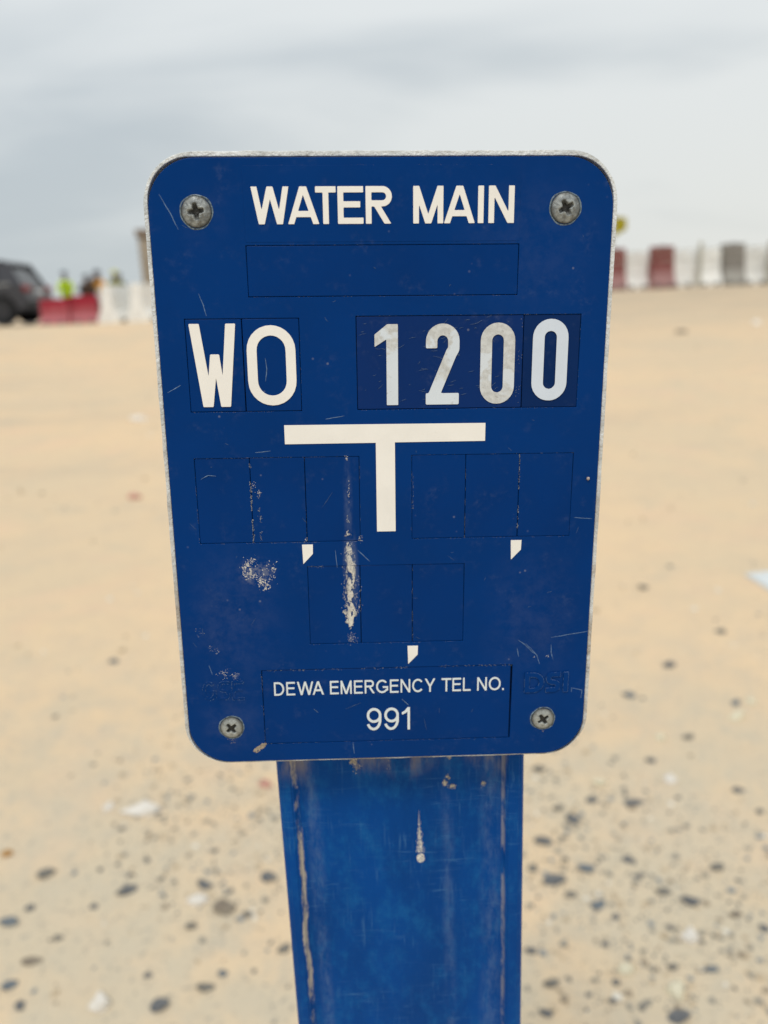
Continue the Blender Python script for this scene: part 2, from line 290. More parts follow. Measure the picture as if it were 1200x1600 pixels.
# road beyond the crest on the left
bm = bmesh.new()
pts = [(-60, 19.9), (-7.5, 19.9), (-7.5, 25.5), (-60, 25.5)]
def road_z(x, y): return float(terrain(x, y))
rx = np.linspace(-60, -7.9, 60); ry = np.linspace(20.3, 25.5, 8)
vv = [[bm.verts.new((a, b, road_z(a, b) + 0.025)) for a in rx] for b in ry]
for j in range(7):
    for i in range(59): bm.faces.new((vv[j][i], vv[j][i + 1], vv[j + 1][i + 1], vv[j + 1][i]))
o = bm_obj('road', bm, simple('dusty_asphalt', (0.30, 0.29, 0.28), 0.9, var=0.12, scale=3)); props(o, 'dusty grey road strip under the parked car', kind='structure')
STONES = [
    (-0.5036, 1.3182, 0.0886, 0.0443, 0.0195, 'white', 'long white stone lying on the sand left of the blue post'),
    (-0.5714, 1.3278, 0.0216, 0.0198, 0.0119, 'white', 'small pale stone just left of the long white stone'),
    (-0.2673, 1.3859, 0.0317, 0.0291, 0.0174, 'pink', 'pink stone close to the left edge of the blue post'),
    (-0.715, 1.203, 0.0282, 0.0223, 0.0148, 'orange', 'small orange stone at the far left of the sand'),
    (-0.6209, 1.1511, 0.0385, 0.0279, 0.019, 'grey', 'grey stone lying right of and below the small orange stone'),
    (-0.4618, 1.0985, 0.0436, 0.0237, 0.0168, 'dark', 'dark stone on the sand below the long white stone'),
    (-0.507, 1.069, 0.0192, 0.0147, 0.0104, 'dark', 'small dark stone left of and below the dark stone under the long white one'),
    (-0.411, 1.1202, 0.0155, 0.0138, 0.0085, 'grey', 'tiny grey stone between two bigger dark stones left of the post'),
    (-0.3311, 1.1038, 0.0372, 0.0235, 0.0168, 'dark', 'dark stone touching the flat white stone left of the post'),
    (-0.3353, 1.0689, 0.0384, 0.0206, 0.0149, 'white', 'flat white stone right under a dark stone left of the post'),
    (-0.2869, 1.0508, 0.0473, 0.0343, 0.025, 'brown', 'large brown-grey stone right of the flat white stone'),
    (-0.2256, 1.1178, 0.0287, 0.0281, 0.0158, 'dark', 'dark round stone nearest the left side of the blue post'),
    (-0.2466, 1.0351, 0.0228, 0.0158, 0.0116, 'grey', 'grey stone between the large brown-grey stone and the post'),
    (-0.6158, 1.0692, 0.0213, 0.016, 0.0112, 'dark', 'small black stone above the long pale blue-grey stone at left'),
    (-0.6387, 1.04, 0.048, 0.024, 0.0161, 'blue', 'long pale blue-grey stone cut by the left edge of the photo'),
    (-0.542, 1.0018, 0.0202, 0.0148, 0.0106, 'grey', 'grey stone below the small black stone at left'),
    (-0.3333, 1.0145, 0.0245, 0.0175, 0.0129, 'grey', 'grey stone below the flat white stone left of the post'),
    (-0.1806, 0.9667, 0.0256, 0.0183, 0.0138, 'grey', 'grey stone low beside the left edge of the post'),
    (-0.3773, 0.9281, 0.0172, 0.0125, 0.0093, 'dark', 'small dark stone above the big dark stone at lower left'),
    (-0.3466, 0.8747, 0.0328, 0.0259, 0.018, 'dark', 'big dark blue-grey stone at lower left right of the round white stone'),
    (-0.4338, 0.8793, 0.0347, 0.0308, 0.0191, 'white', 'round white stone at the lower left of the photo'),
    (-0.5767, 0.9118, 0.0282, 0.0198, 0.0145, 'blue', 'blue-grey stone in the bottom left corner'),
    (-0.5464, 0.8818, 0.0183, 0.014, 0.0101, 'dark', 'small dark stone under the blue-grey stone in the bottom left corner'),
    (-0.2873, 0.9001, 0.0335, 0.0189, 0.0143, 'grey', 'grey stone right of the big dark blue-grey stone at lower left'),
    (-0.5633, 0.9571, 0.041, 0.0205, 0.0102, 'brown', 'long thin brown stone above the blue-grey corner stone at left'),
    (-0.2672, 0.9258, 0.019, 0.0142, 0.0105, 'blue', 'small blue-grey stone left of the lowest part of the post'),
    (-0.767, 1.9713, 0.0358, 0.0315, 0.0163, 'dark', 'lone dark pebble on bare sand left of the sign plate'),
    (-1.7687, 5.6583, 0.1508, 0.1206, 0.0424, 'white', 'flat white stone left of the sign plate on the upper slope'),
    (-1.2184, 3.6758, 0.088, 0.0704, 0.0452, 'pink', 'pinkish stone left of the sign plate halfway up the slope'),
    (0.7269, 1.8279, 0.0435, 0.0323, 0.0176, 'dark', 'dark stone highest of the dark stones right of the sign plate'),
    (0.5796, 1.6907, 0.0407, 0.0321, 0.0186, 'blue', 'bluish stone beside the lower right corner of the sign plate'),
    (0.8131, 1.6256, 0.0302, 0.0258, 0.0148, 'blue', 'blue-grey stone just above the cream stone near the right edge'),
    (0.7863, 1.5664, 0.0439, 0.0262, 0.0154, 'cream', 'cream stone near the right edge right of the plate corner'),
    (0.8514, 1.633, 0.0258, 0.0224, 0.0128, 'cream', 'small cream stone right of a blue-grey stone near the right edge'),
    (0.5864, 1.4945, 0.0253, 0.0249, 0.0139, 'cream', 'small cream-white stone above the small bright white stone'),
    (0.6498, 1.4946, 0.0338, 0.0209, 0.0128, 'grey', 'flat grey stone right of the small cream-white stone'),
    (0.5384, 1.4127, 0.0241, 0.023, 0.0133, 'dark', 'small dark stone left of and above the small bright white stone'),
    (0.5545, 1.3471, 0.0283, 0.0281, 0.0156, 'white', 'small bright white stone right of the post under the plate corner'),
    (0.6737, 1.3055, 0.0301, 0.0204, 0.0132, 'dark', 'dark stone near the right edge level with the top of the post'),
    (0.4117, 1.3438, 0.0283, 0.0205, 0.0135, 'cream', 'cream stone nearest the upper right side of the post'),
    (0.3021, 1.3992, 0.0346, 0.0256, 0.0168, 'grey', 'grey stone touching the post edge just under the plate'),
    (0.3821, 1.2961, 0.03, 0.0208, 0.014, 'dark', 'dark stone just under the cream stone right of the post'),
    (0.4609, 1.281, 0.0494, 0.0247, 0.0164, 'dark', 'long flat black stone below and left of the small bright white stone'),
    (0.3135, 1.2745, 0.0295, 0.0177, 0.0121, 'grey', 'grey stone right beside the upper post'),
    (0.3336, 1.2414, 0.0337, 0.0391, 0.0185, 'dark', 'dark upright stone below the grey stone beside the upper post'),
    (0.2652, 1.1856, 0.0417, 0.0254, 0.0179, 'dark', 'dark stone leaning toward the right edge of the post'),
    (0.4029, 1.126, 0.0311, 0.0187, 0.0132, 'dark', 'dark stone between the long flat black one and the navy one'),
    (0.2625, 1.0852, 0.0475, 0.0261, 0.0189, 'dark', 'largest dark stone right of the post with a slanted shape'),
    (0.3221, 1.1068, 0.0373, 0.0236, 0.0169, 'blue', 'blue-grey stone right beside the largest slanted dark stone'),
    (0.2316, 1.115, 0.0221, 0.0208, 0.0121, 'grey', 'small grey stone hard against the right side of the post'),
    (0.2821, 1.0507, 0.0231, 0.0141, 0.0103, 'grey', 'small grey stone under the largest slanted dark stone'),
    (0.3201, 1.0246, 0.0288, 0.0216, 0.0159, 'blue', 'rounded blue-grey stone below and right of the largest slanted stone'),
    (0.4696, 1.0273, 0.033, 0.0266, 0.0182, 'dark', 'navy black stone above the round white stone at right'),
    (0.4335, 1.0503, 0.0294, 0.0184, 0.0132, 'grey', 'pale grey stone left of the navy black stone'),
    (0.5447, 1.1012, 0.0306, 0.0186, 0.013, 'grey', 'grey stone above the navy black stone toward the right edge'),
    (0.5258, 0.9916, 0.0261, 0.0156, 0.0112, 'brown', 'brownish stone right of the round white stone'),
    (0.44, 0.9573, 0.0303, 0.0293, 0.0166, 'white', 'round white stone at the lower right of the photo'),
    (0.3254, 0.9001, 0.0261, 0.0172, 0.013, 'cream', 'cream stone left of the angular pale cream stone'),
    (0.3843, 0.8613, 0.0306, 0.0314, 0.0168, 'cream', 'angular pale cream stone above the black stone at the bottom edge'),
    (0.3728, 0.8216, 0.0382, 0.0222, 0.017, 'dark', 'big black stone at the bottom edge right of the post'),
    (0.1949, 0.9379, 0.0211, 0.0163, 0.0116, 'dark', 'dark stone beside the low right edge of the post'),
    (0.4473, 0.8958, 0.0259, 0.013, 0.0091, 'blue', 'pale bluish stone at lower right under the round white stone'),
    (0.5576, 0.962, 0.0216, 0.0174, 0.0119, 'dark', 'black stone cut by the right edge of the photo'),
    (0.2122, 0.8769, 0.0292, 0.0167, 0.0128, 'grey', 'grey stone low right of the post near the bottom edge'),
    (0.1954, 0.8327, 0.0228, 0.0158, 0.0123, 'dark', 'dark stone at the bottom edge close to the post'),
    (0.2901, 0.8503, 0.0142, 0.0098, 0.0075, 'dark', 'small black stone near the bottom between the cream stone and the post'),
    (0.261, 0.8613, 0.0126, 0.009, 0.0069, 'dark', 'tiny dark stone near the bottom just right of a grey stone'),
    (0.3942, 0.9027, 0.0205, 0.016, 0.0113, 'grey', 'grey stone directly above the angular pale cream stone'),
    (0.833, 2.3358, 0.0457, 0.0384, 0.0174, 'grey', 'lone grey stone right of the sign plate left of the white board'),
    (0.9359, 1.9989, 0.0362, 0.0303, 0.0152, 'grey', 'grey stone under the white board at the right edge'),
    (3.6939, 9.5495, 0.2019, 0.1615, 0.0629, 'brown', 'brown stone high on the slope below the red barriers'),
    (4.8399, 10.0344, 0.1467, 0.1173, 0.066, 'white', 'white stone high on the slope near the right edge'),
]

# ------------------------------------------------------------------ stones on the sand
def stone_mesh(name, seed, mat, rough=0.16, angular=False):
    bm = bmesh.new(); bmesh.ops.create_icosphere(bm, subdivisions=2, radius=0.5)
    r = random.Random(seed)
    cuts = [(Vector((r.uniform(-1, 1), r.uniform(-1, 1), r.uniform(-0.7, 1))).normalized(), r.uniform(0.24, 0.40)) for _ in range(9 if angular else 6)]
    for v in bm.verts:
        for nrm, d in cuts:
            k = v.co.dot(nrm) - d
            if k > 0: v.co -= nrm * k * (0.95 if angular else 0.75)
        v.co *= 1 + r.uniform(-rough, rough) * 0.55
    xs_ = [v.co.x for v in bm.verts]; ys_ = [v.co.y for v in bm.verts]; zs_ = [v.co.z for v in bm.verts]
    for v in bm.verts:
        v.co.x = (v.co.x - min(xs_)) / (max(xs_) - min(xs_)) - 0.5
        v.co.y = (v.co.y - min(ys_)) / (max(ys_) - min(ys_)) - 0.5
        v.co.z = (v.co.z - min(zs_)) / (max(zs_) - min(zs_)) - 0.40
    me = bpy.data.meshes.new(name); bm.to_mesh(me); bm.free()
    me.materials.append(mat)
    me.polygons.foreach_set('use_smooth', [not angular] * len(me.polygons))
    return me
def stone_mat(name, a, b):
    t = NT(name, 0.85, 0.3)
    c = t.mix(t.rng(t.noise(2.2, 5, 0.65), 0.35, 0.65), a, b)
    X = t.xyz()      # sand dust settled on the lower part of each stone
    t.color(t.mix(t.m('MULTIPLY', t.rng(t.m('ADD', X[2], t.m('MULTIPLY', t.noise(3, 3), 0.4)), 0.2, -0.1), 0.25 if a[0] > 0.6 else 0.7), c, (0.55, 0.44, 0.31)))
    t.bump(t.noise(5, 5, 0.7), 0.5, 0.08)
    return t.mat
SM = {'dark': stone_mat('dark_stone', (0.13, 0.14, 0.155), (0.27, 0.27, 0.265)),
      'blue': stone_mat('blue_grey_stone', (0.16, 0.19, 0.22), (0.28, 0.31, 0.33)),
      'grey': stone_mat('grey_stone', (0.20, 0.19, 0.17), (0.33, 0.31, 0.27)),
      'white': stone_mat('white_stone', (0.96, 0.91, 0.83), (0.90, 0.84, 0.75)),
      'cream': stone_mat('cream_stone', (0.92, 0.86, 0.66), (0.82, 0.74, 0.54)),
      'pink': stone_mat('pink_stone', (0.72, 0.34, 0.28), (0.62, 0.36, 0.29)),
      'orange': stone_mat('orange_stone', (0.60, 0.33, 0.10), (0.50, 0.28, 0.12)),
      'brown': stone_mat('brown_stone', (0.27, 0.22, 0.17), (0.38, 0.33, 0.26))}
stone_lib = {}
for i, (sx, sy, w, dp, ht, colr, lab) in enumerate(STONES):
    key = (colr, i % 4)
    if key not in stone_lib:
        stone_lib[key] = stone_mesh('stone', 31 + i, SM[colr], 0.2, angular=(i % 4 != 1))
    o = link('stone', stone_lib[key])
    o.location = (sx, sy, float(terrain(sx, sy)))
    r = random.Random(i * 7 + 1)
    k_ = 1.0 if colr in ('white', 'cream') else 0.86
    o.scale = (w * k_, dp * k_, ht * k_ * (1.35 if colr in ('white', 'cream') else 1))
    tilt = {'dark blue': 0}.get(colr, 0)
    o.rotation_euler = (r.uniform(-0.15, 0.15), r.uniform(-0.15, 0.15), r.uniform(-0.35, 0.35))
    props(o, lab, 'stone')
# grit and tiny pebbles nobody could count
def gravel(name, n, label, cols, rmin, rmax, sampler, seed):
    r = np.random.RandomState(seed)
    base = bmesh.new(); bmesh.ops.create_icosphere(base, subdivisions=1, radius=1)
    bv = np.array([v.co[:] for v in base.verts]); bf = np.array([[v.index for v in f.verts] for f in base.faces]); base.free()
    P = sampler(r, n); n = len(P)
    S = rmin * (rmax / rmin) ** (r.rand(n) ** 2.2)
    V = np.repeat(bv[None], n, 0) * (1 + r.uniform(-0.28, 0.28, (n, len(bv), 1)))
    V = V * (S[:, None, None] * np.stack([np.ones(n), r.uniform(0.6, 1, n), r.uniform(0.4, 0.8, n)], 1)[:, None, :])
    a = r.uniform(0, 6.28, n); ca, sa = np.cos(a)[:, None], np.sin(a)[:, None]
    Vx = V[..., 0] * ca - V[..., 1] * sa; Vy = V[..., 0] * sa + V[..., 1] * ca
    zt = terrain(P[:, 0], P[:, 1])
    V = np.stack([Vx + P[:, 0:1], Vy + P[:, 1:2], V[..., 2] + (zt + S * 0.15)[:, None]], -1)
    F = bf[None] + (np.arange(n) * len(bv))[:, None, None]
    me = bpy.data.meshes.new(name); me.from_pydata(V.reshape(-1, 3).tolist(), [], F.reshape(-1, 3).tolist())
    for m_ in cols: me.materials.append(m_)
    mi = r.choice(len(cols), n, p=np.array([.13, .13, .36, .06, .18, .14])) if len(cols) == 6 else r.randint(0, len(cols), n)
    me.polygons.foreach_set('material_index', np.repeat(mi, len(bf)).astype(np.int32))
    props(link(name, me), label, kind='stuff')
def flat_mat(name, c): return simple(name, c, 0.9, var=0.2, scale=300)
gm = [flat_mat('grit_dark', (0.15, 0.15, 0.15)), flat_mat('grit_blue', (0.25, 0.27, 0.28)), flat_mat('grit_grey', (0.30, 0.28, 0.24)),
      flat_mat('grit_white', (0.75, 0.71, 0.62)), flat_mat('grit_sand', (0.52, 0.42, 0.29)), flat_mat('grit_brown', (0.33, 0.27, 0.20))]
def near_patch(r, n):
    x = r.uniform(-1.3, 1.6, n * 3); y = 0.45 + (r.rand(n * 3) ** 1.1) * 1.7
    d = fbm(x, y, 2.4, 3, 21) * 2.6 + 0.42 - np.clip((y - 1.15) / 0.9, 0, 1) * 0.62 - np.clip(-x - .35, 0, 1) * 0.25 + np.clip(x, 0, .3) * 0.4
    k = r.rand(n * 3) < np.clip(d, 0.02, 1)
    return np.stack([x[k], y[k]], 1)[:n]
gravel('gravel', 13000, 'scattered dark and pale grit over the sand round the post', gm, 0.0013, 0.0078, near_patch, 5)
def far_patch(r, n):
    y = 1.9 + r.rand(n) ** 1.6 * 14; x = r.uniform(-0.75, 0.75, n) * y * 1.1
    return np.stack([x, y], 1)
gravel('gravel', 900, 'sparse small pebbles across the sandy slope', [gm[2], gm[3], gm[4], gm[5], gm[4]], 0.003, 0.016, far_patch, 6)

# thin white foam board lying at the right
bm = bmesh.new()
bp = [(1.19, 2.40), (1.30, 2.42), (1.60, 2.36), (1.52, 2.06), (1.30, 2.12), (1.21, 2.26)]
bz = [float(terrain(a, b)) for a, b in bp]
top = [bm.verts.new((a, b, z + 0.010)) for (a, b), z in zip(bp, bz)]
bot = [bm.verts.new((a, b, z - 0.004)) for (a, b), z in zip(bp, bz)]
bm.faces.new(top); bm.faces.new(bot[::-1])
for i in range(len(bp)): bm.faces.new((top[i], bot[i], bot[(i + 1) % len(bp)], top[(i + 1) % len(bp)]))
bmesh.ops.bevel(bm, geom=bm.edges[:], offset=0.003, segments=2, affect='EDGES')
o = bm_obj('foam_board', bm, simple('dusty_white_foam', (0.66, 0.70, 0.71), 0.7, var=0.06, scale=12, bump=0.2))
props(o, 'broken white foam board lying on the sand at the right edge', 'board')

# ------------------------------------------------------------------ barriers
def barrier_mesh(name, width, height, base_d, top_d, seed, rot_profile=False):
    """hollow plastic road barrier: wide foot, waist, narrow head, ribs and two fork slots"""
    bm = bmesh.new()
    pr = [(0.0, 0.5), (0.14, 0.5), (0.34, 0.30), (0.62, 0.24), (0.95, 0.20), (1.0, 0.17)]
    rings = []
    nx_ = 9
    for iz, (zf, df) in enumerate(pr):
        row = []
        d = (base_d if zf < 0.2 else base_d * (1 - zf) + top_d * zf) * df
        d = base_d * df if zf < 0.5 else top_d * df / 0.24 * 0.5
        for sgn in (-1, 1):
            for ix in range(nx_):
                f = ix / (nx_ - 1)
                rib = 0.018 if ix in (2, 3, 5, 6) and 0.1 < zf < 0.97 else 0.0
                x = (f - 0.5) * width * (1 - 0.03 * zf)
                row.append((sgn, bm.verts.new((x if sgn < 0 else -x, sgn * (d - rib), zf * height))))
        rings.append([v for s, v in row])
    n_ = 2 * nx_
    for a, b in zip(rings, rings[1:]):
        for i in range(n_): bm.faces.new((a[i], a[(i + 1) % n_], b[(i + 1) % n_], b[i]))
    bm.faces.new(rings[-1]); bm.faces.new(rings[0][::-1])
    me = bpy.data.meshes.new(name); bmesh.ops.recalc_face_normals(bm, faces=bm.faces[:]); bm.to_mesh(me); bm.free()
    return me
def barrier_mat(name, c, fade):
    t = NT(name, 0.6, 0.3); X = t.xyz()
    k = t.rng(t.m('ADD', X[2], t.m('MULTIPLY', t.noise(4, 4), 0.35)), 0.75, 0.25)     # dust splashed up the foot
    t.color(t.mix(t.m('MULTIPLY', k, 0.25 if c[1] > 0.7 else 0.65), t.mix(t.rng(t.noise(6, 4), 0.35, 0.7), c, tuple(x * 0.8 for x in c)), fade)); return t.mat
M_RED = barrier_mat('faded_red_plastic', (0.22, 0.055, 0.05), (0.42, 0.27, 0.26))
M_RED2 = barrier_mat('red_plastic', (0.33, 0.012, 0.03), (0.50, 0.20, 0.22))
M_WHT = barrier_mat('white_barrier_plastic', (0.88, 0.88, 0.85), (0.84, 0.82, 0.76))
M_GRY = barrier_mat('grey_barrier_plastic', (0.24, 0.22, 0.20), (0.42, 0.41, 0.37))
M_CAP = simple('barrier_cap_plastic', (0.12, 0.12, 0.12), 0.6)
def barrier(x, y, rz, w, h, mat, label, bd=0.5, td=0.22, group='plastic road barriers'):
    t_ = thing('road_barrier', label, 'barrier', (x, y, float(terrain(x, y))), rz, group)
    me = barrier_mesh('barrier_body', w, h, bd, td, 1); link('barrier_body', me, mat, t_)
    for sx in (-0.25, 0.25):
        bm = bmesh.new(); add_box(bm, (sx * w, 0, 0.045), (w * 0.2, bd * 1.01, 0.07)); bm_obj('fork_slot', bm, M_CAP, t_)
    bm = bmesh.new(); add_cyl(bm, (0, 0, h), (0, 0, h + 0.02), 0.04, n=12); bm_obj('filler_cap', bm, M_CAP, t_)
    bm = bmesh.new(); add_box(bm, (w / 2 + 0.012, 0, h * 0.5), (0.03, 0.07, h * 0.7), bevel=0.006); bm_obj('hinge_lug', bm, mat, t_)
    return t_
xr = [(4.56, 'w', 'white road barrier hidden beside the sign left of the first red one'), (5.12, 'r', 'faded red road barrier partly hidden by the right edge of the sign'), (5.63, 'w', 'white road barrier between the two faded red ones'),
      (6.11, 'r', 'faded red road barrier standing free between two white ones'), (6.62, 'w', 'white road barrier just right of the free standing red one'),
      (7.15, 'w', 'white road barrier just left of the grey one'), (7.68, 'g', 'grey road barrier in the row at right'), (8.17, 'w', 'white road barrier right of the grey one'),
      (8.66, 'g', 'grey road barrier cut off by the right edge of the photo')]
for x, k, lab in xr:
    hgt = {'r': 0.86, 'w': 0.76, 'g': 0.87}[k]
    barrier(x, 17.25 + 0.1 * math.sin(x * 5) + (0.18 if k == 'w' else 0), 0.06, 0.48 if k != 'w' else 0.53, hgt, {'r': M_RED, 'w': M_WHT, 'g': M_GRY}[k], lab, group='plastic barriers along the crest at right')
# low red barriers and white ones on the left
barrier(-7.66, 19.2, -0.12, 0.72, 0.60, M_RED2, 'low deep red barrier beside the rear of the dark car', 0.42, 0.26, 'barriers on the left')
barrier(-6.98, 19.25, 0.05, 0.62, 0.66, M_RED2, 'low deep red barrier next to the white barriers', 0.42, 0.26, 'barriers on the left')
barrier(-6.20, 19.3, 1.25, 0.95, 0.86, M_WHT, 'white barrier seen end on beside the low red barriers', 0.56, 0.28, 'barriers on the left')
barrier(-5.52, 19.3, 1.3, 0.95, 0.88, M_WHT, 'white barrier seen end on closest to the left edge of the sign', 0.58, 0.28, 'barriers on the left')
# slim posts with a rail behind the right barriers
M_POST = simple('pale_galvanised_post', (0.50, 0.49, 0.42), 0.5, 0.3)
def rail_post(x, lab):
    z = float(terrain(x, 17.0))
    t_ = thing('fence_post', lab, 'post', (x, 17.0, z))
    bm = bmesh.new(); add_cyl(bm, (0, 0, -0.2), (0, 0, 0.88), 0.045, n=12); bm_obj('pole', bm, M_POST, t_)
    bm = bmesh.new(); add_cyl(bm, (0, 0, 0.88), (0, 0, 0.92), 0.055, 0.03, n=12); bm_obj('cap', bm, M_POST, t_)
rail_post(6.87, 'slim pale post between white barriers left of the grey one')
rail_post(8.36, 'slim pale post near the right edge of the photo')
bm = bmesh.new()
for zz_, y_ in ((0.74, 17.07), (0.56, 17.07)):
    add_cyl(bm, (4.9, y_, float(terrain(6.8, 17)) + zz_), (9.4, y_, float(terrain(6.8, 17)) + zz_ + 0.03), 0.010, n=8)
props(bm_obj('fence_wire', bm, M_POST), 'two thin wires strung along the slim pale posts', 'fence wire')
# yellow flag on a pole behind the sign's right edge
fx, fy = 5.60, 19.0; fz = float(terrain(fx, fy))
fl = thing('flag_pole', 'small yellow flag on a thin pole just right of the sign edge', 'flag', (fx, fy, fz))
bm = bmesh.new(); add_cyl(bm, (0, 0, -0.1), (0, 0, 1.72), 0.018, n=10); bm_obj('pole', bm, M_POST, fl)
bm = bmesh.new(); g = []
for i in range(9):
    for j in range(4):
        f = i / 8; g.append(bm.verts.new((0.02 + 0.28 * f, 0.03 * math.sin(f * 5 + j * .4), 1.22 + 0.44 * j / 3 + 0.03 * f - 0.12 * f * (1 - j / 3) * -1 - 0.06 * f * (j / 3))))
for i in range(8):
    for j in range(3): bm.faces.new((g[i * 4 + j], g[(i + 1) * 4 + j], g[(i + 1) * 4 + j + 1], g[i * 4 + j + 1]))
bmesh.ops.solidify(bm, geom=bm.faces[:], thickness=0.006)
bm_obj('flag_cloth', bm, simple('yellow_cloth', (0.55, 0.48, 0.03), 0.8), fl)

# ------------------------------------------------------------------ concrete pillar
M_CONC = simple('tan_concrete', (0.33, 0.28, 0.22), 0.9, var=0.2, scale=5, bump=0.3)
M_CONC2 = simple('brown_concrete_cap', (0.22, 0.17, 0.13), 0.9, var=0.2, scale=5)
px_, py_ = -8.05, 30.0; pz = float(terrain(px_, py_))
pt = thing('concrete_pillar', 'tall tan concrete pillar behind the left edge of the sign', 'pillar', (px_, py_, pz), 0.1)
bm = bmesh.new(); add_box(bm, (0, 0, 1.42), (0.98, 0.98, 2.84), bevel=0.03, seg=2); bm_obj('shaft', bm, M_CONC, pt)
bm = bmesh.new(); add_box(bm, (0, 0, 2.98), (1.12, 1.12, 0.27), bevel=0.04, seg=2); bm_obj('cap', bm, M_CONC2, pt)
bm = bmesh.new(); add_box(bm, (0, 0, 0.12), (1.4, 1.4, 0.30), bevel=0.03); bm_obj('plinth', bm, M_CONC, pt)

# ------------------------------------------------------------------ workers
M_SKIN = simple('skin', (0.20, 0.11, 0.07), 0.6); M_EYE = simple('eye', (0.02, 0.02, 0.02), 0.3)
M_SHOE = simple('shoe_leather', (0.03, 0.025, 0.02), 0.6)
def person(x, y, rz, label, vest, shirt, trousers, helmet, height=1.72, lean=0.0, squat=0.0, arm=0.3):
    z = float(terrain(x, y)) + 0.01
    root = thing('person', label, 'person', (x, y, z), rz)
    s = height / 1.72
    hipz = 0.92 * (1 - squat * 0.6)
    kz = 0.50 - squat * 0.12
    up = Vector((0, -math.sin(lean), math.cos(lean)))
    hip = Vector((0, squat * 0.18, hipz))
    V = []; E = []; RD = []
    def v(p, r): V.append(tuple(Vector(p) * s)); RD.append(r * s); return len(V) - 1
    pel = v(hip, 0.135); wa = v(hip + up * 0.17, 0.125); ch = v(hip + up * 0.40, 0.155); nk = v(hip + up * 0.56, 0.055)
    hd0 = v(hip + up * 0.63 + Vector((0, -0.02, 0)), 0.075); hd1 = v(hip + up * 0.72 + Vector((0, -0.025, 0)), 0.098); hd2 = v(hip + up * 0.79 + Vector((0, -0.02, 0)), 0.078)
    E += [(pel, wa), (wa, ch), (ch, nk), (nk, hd0), (hd0, hd1), (hd1, hd2)]
    hp = hip + up * 0.71
    nose = v(hp + Vector((0, -0.135, -0.01)), 0.016); E.append((hd1, nose))
    for sg in (-1, 1):
        sh = v(hip + up * 0.49 + Vector((sg * 0.17, 0, 0)), 0.062); el = v(hip + up * 0.25 + Vector((sg * (0.24 + arm * 0.05), -arm * 0.18, 0)), 0.045)
        wr = v(hip + up * 0.06 + Vector((sg * 0.22, -0.15 - arm * 0.35, arm * 0.2)), 0.032); ha = v(hip + up * -0.02 + Vector((sg * 0.21, -0.20 - arm * 0.38, arm * 0.2)), 0.036)
        E += [(ch, sh), (sh, el), (el, wr), (wr, ha)]
        th = v(hip + Vector((sg * 0.09, 0, -0.06)), 0.095); kn = v((sg * 0.12, -0.04 - squat * 0.38, kz), 0.062)
        an = v((sg * 0.12, 0.03, 0.09), 0.043); to = v((sg * 0.13, -0.14, 0.035), 0.035)
        E += [(pel, th), (th, kn), (kn, an), (an, to)]
    me_ = bpy.data.meshes.new('body'); me_.from_pydata(V, E, []); o = bpy.data.objects.new('body', me_); COL.objects.link(o)
    md = o.modifiers.new('skin', 'SKIN'); md.use_smooth_shade = True
    for i, r in enumerate(RD):
        me_.skin_vertices[0].data[i].radius = (r, r); me_.skin_vertices[0].data[i].use_root = (i == 0)
    ss = o.modifiers.new('sub', 'SUBSURF'); ss.levels = 1; ss.render_levels = 1
    bpy.context.view_layer.update()
    ev = bpy.data.meshes.new_from_object(o.evaluated_get(bpy.context.evaluated_depsgraph_get()))
    bpy.data.objects.remove(o); ev.materials.clear()
    for mm in (M_SKIN, shirt, trousers, M_SHOE): ev.materials.append(mm)
    for p in ev.polygons:
        c_ = p.center / s; a = (Vector(c_) - hip).dot(up)
        p.material_index = 3 if c_.z < 0.10 else 2 if (a < 0.02 and c_.z < hipz + 0.02 and abs(c_.x) < 0.2) else 0 if a > 0.54 or (abs(c_.x) > 0.15 and a < 0.09) else 1
    link('body', ev, None, root)
    # vest: a loose shell round chest and waist
    bm = bmesh.new(); rings = []
    for k, (a, rx_, ry_) in enumerate(((-0.02, .19, .155), (0.12, .18, .15), (0.28, .195, .165), (0.42, .20, .165), (0.51, .16, .11))):
        rings.append([bm.verts.new((hip + up * a + Vector((math.cos(q) * rx_, math.sin(q) * ry_, 0))) * s) for q in [i * math.pi / 8 for i in range(16)]])
    for a, b in zip(rings, rings[1:]):
        for i in range(16): bm.faces.new((a[i], a[(i + 1) % 16], b[(i + 1) % 16], b[i]))
    bmesh.ops.solidify(bm, geom=bm.faces[:], thickness=0.008)
    bm_obj('vest', bm, vest, root, smooth=True)
    bm = bmesh.new(); hc = (hip + up * 0.775 + Vector((0, -0.02, 0))) * s
    bmesh.ops.create_uvsphere(bm, u_segments=16, v_segments=10, radius=0.125 * s, matrix=Matrix.Translation(hc))
    bmesh.ops.bisect_plane(bm, geom=bm.verts[:] + bm.edges[:] + bm.faces[:], plane_co=hc, plane_no=(0, 0, 1), clear_inner=True)
    add_cyl(bm, hc + Vector((0, -0.03, -0.006)), hc + Vector((0, -0.03, 0.006)), 0.145 * s, n=20)
    bm_obj('helmet', bm, helmet, root, smooth=True)
    for sg in (-1, 1):
        bm = bmesh.new(); bmesh.ops.create_uvsphere(bm, u_segments=8, v_segments=6, radius=0.012, matrix=Matrix.Translation((hp + Vector((sg * 0.035, -0.105, 0.02))) * s)); bm_obj('eye', bm, M_EYE, root)
    return root
M_LIME = simple('lime_hi_vis_cloth', (0.66, 0.84, 0.03), 0.7); M_ORG = simple('orange_hi_vis_cloth', (0.85, 0.46, 0.09), 0.7)
M_GRYC = simple('grey_blue_cloth', (0.12, 0.15, 0.18), 0.8); M_DRK = simple('dark_work_cloth', (0.05, 0.055, 0.07), 0.8)
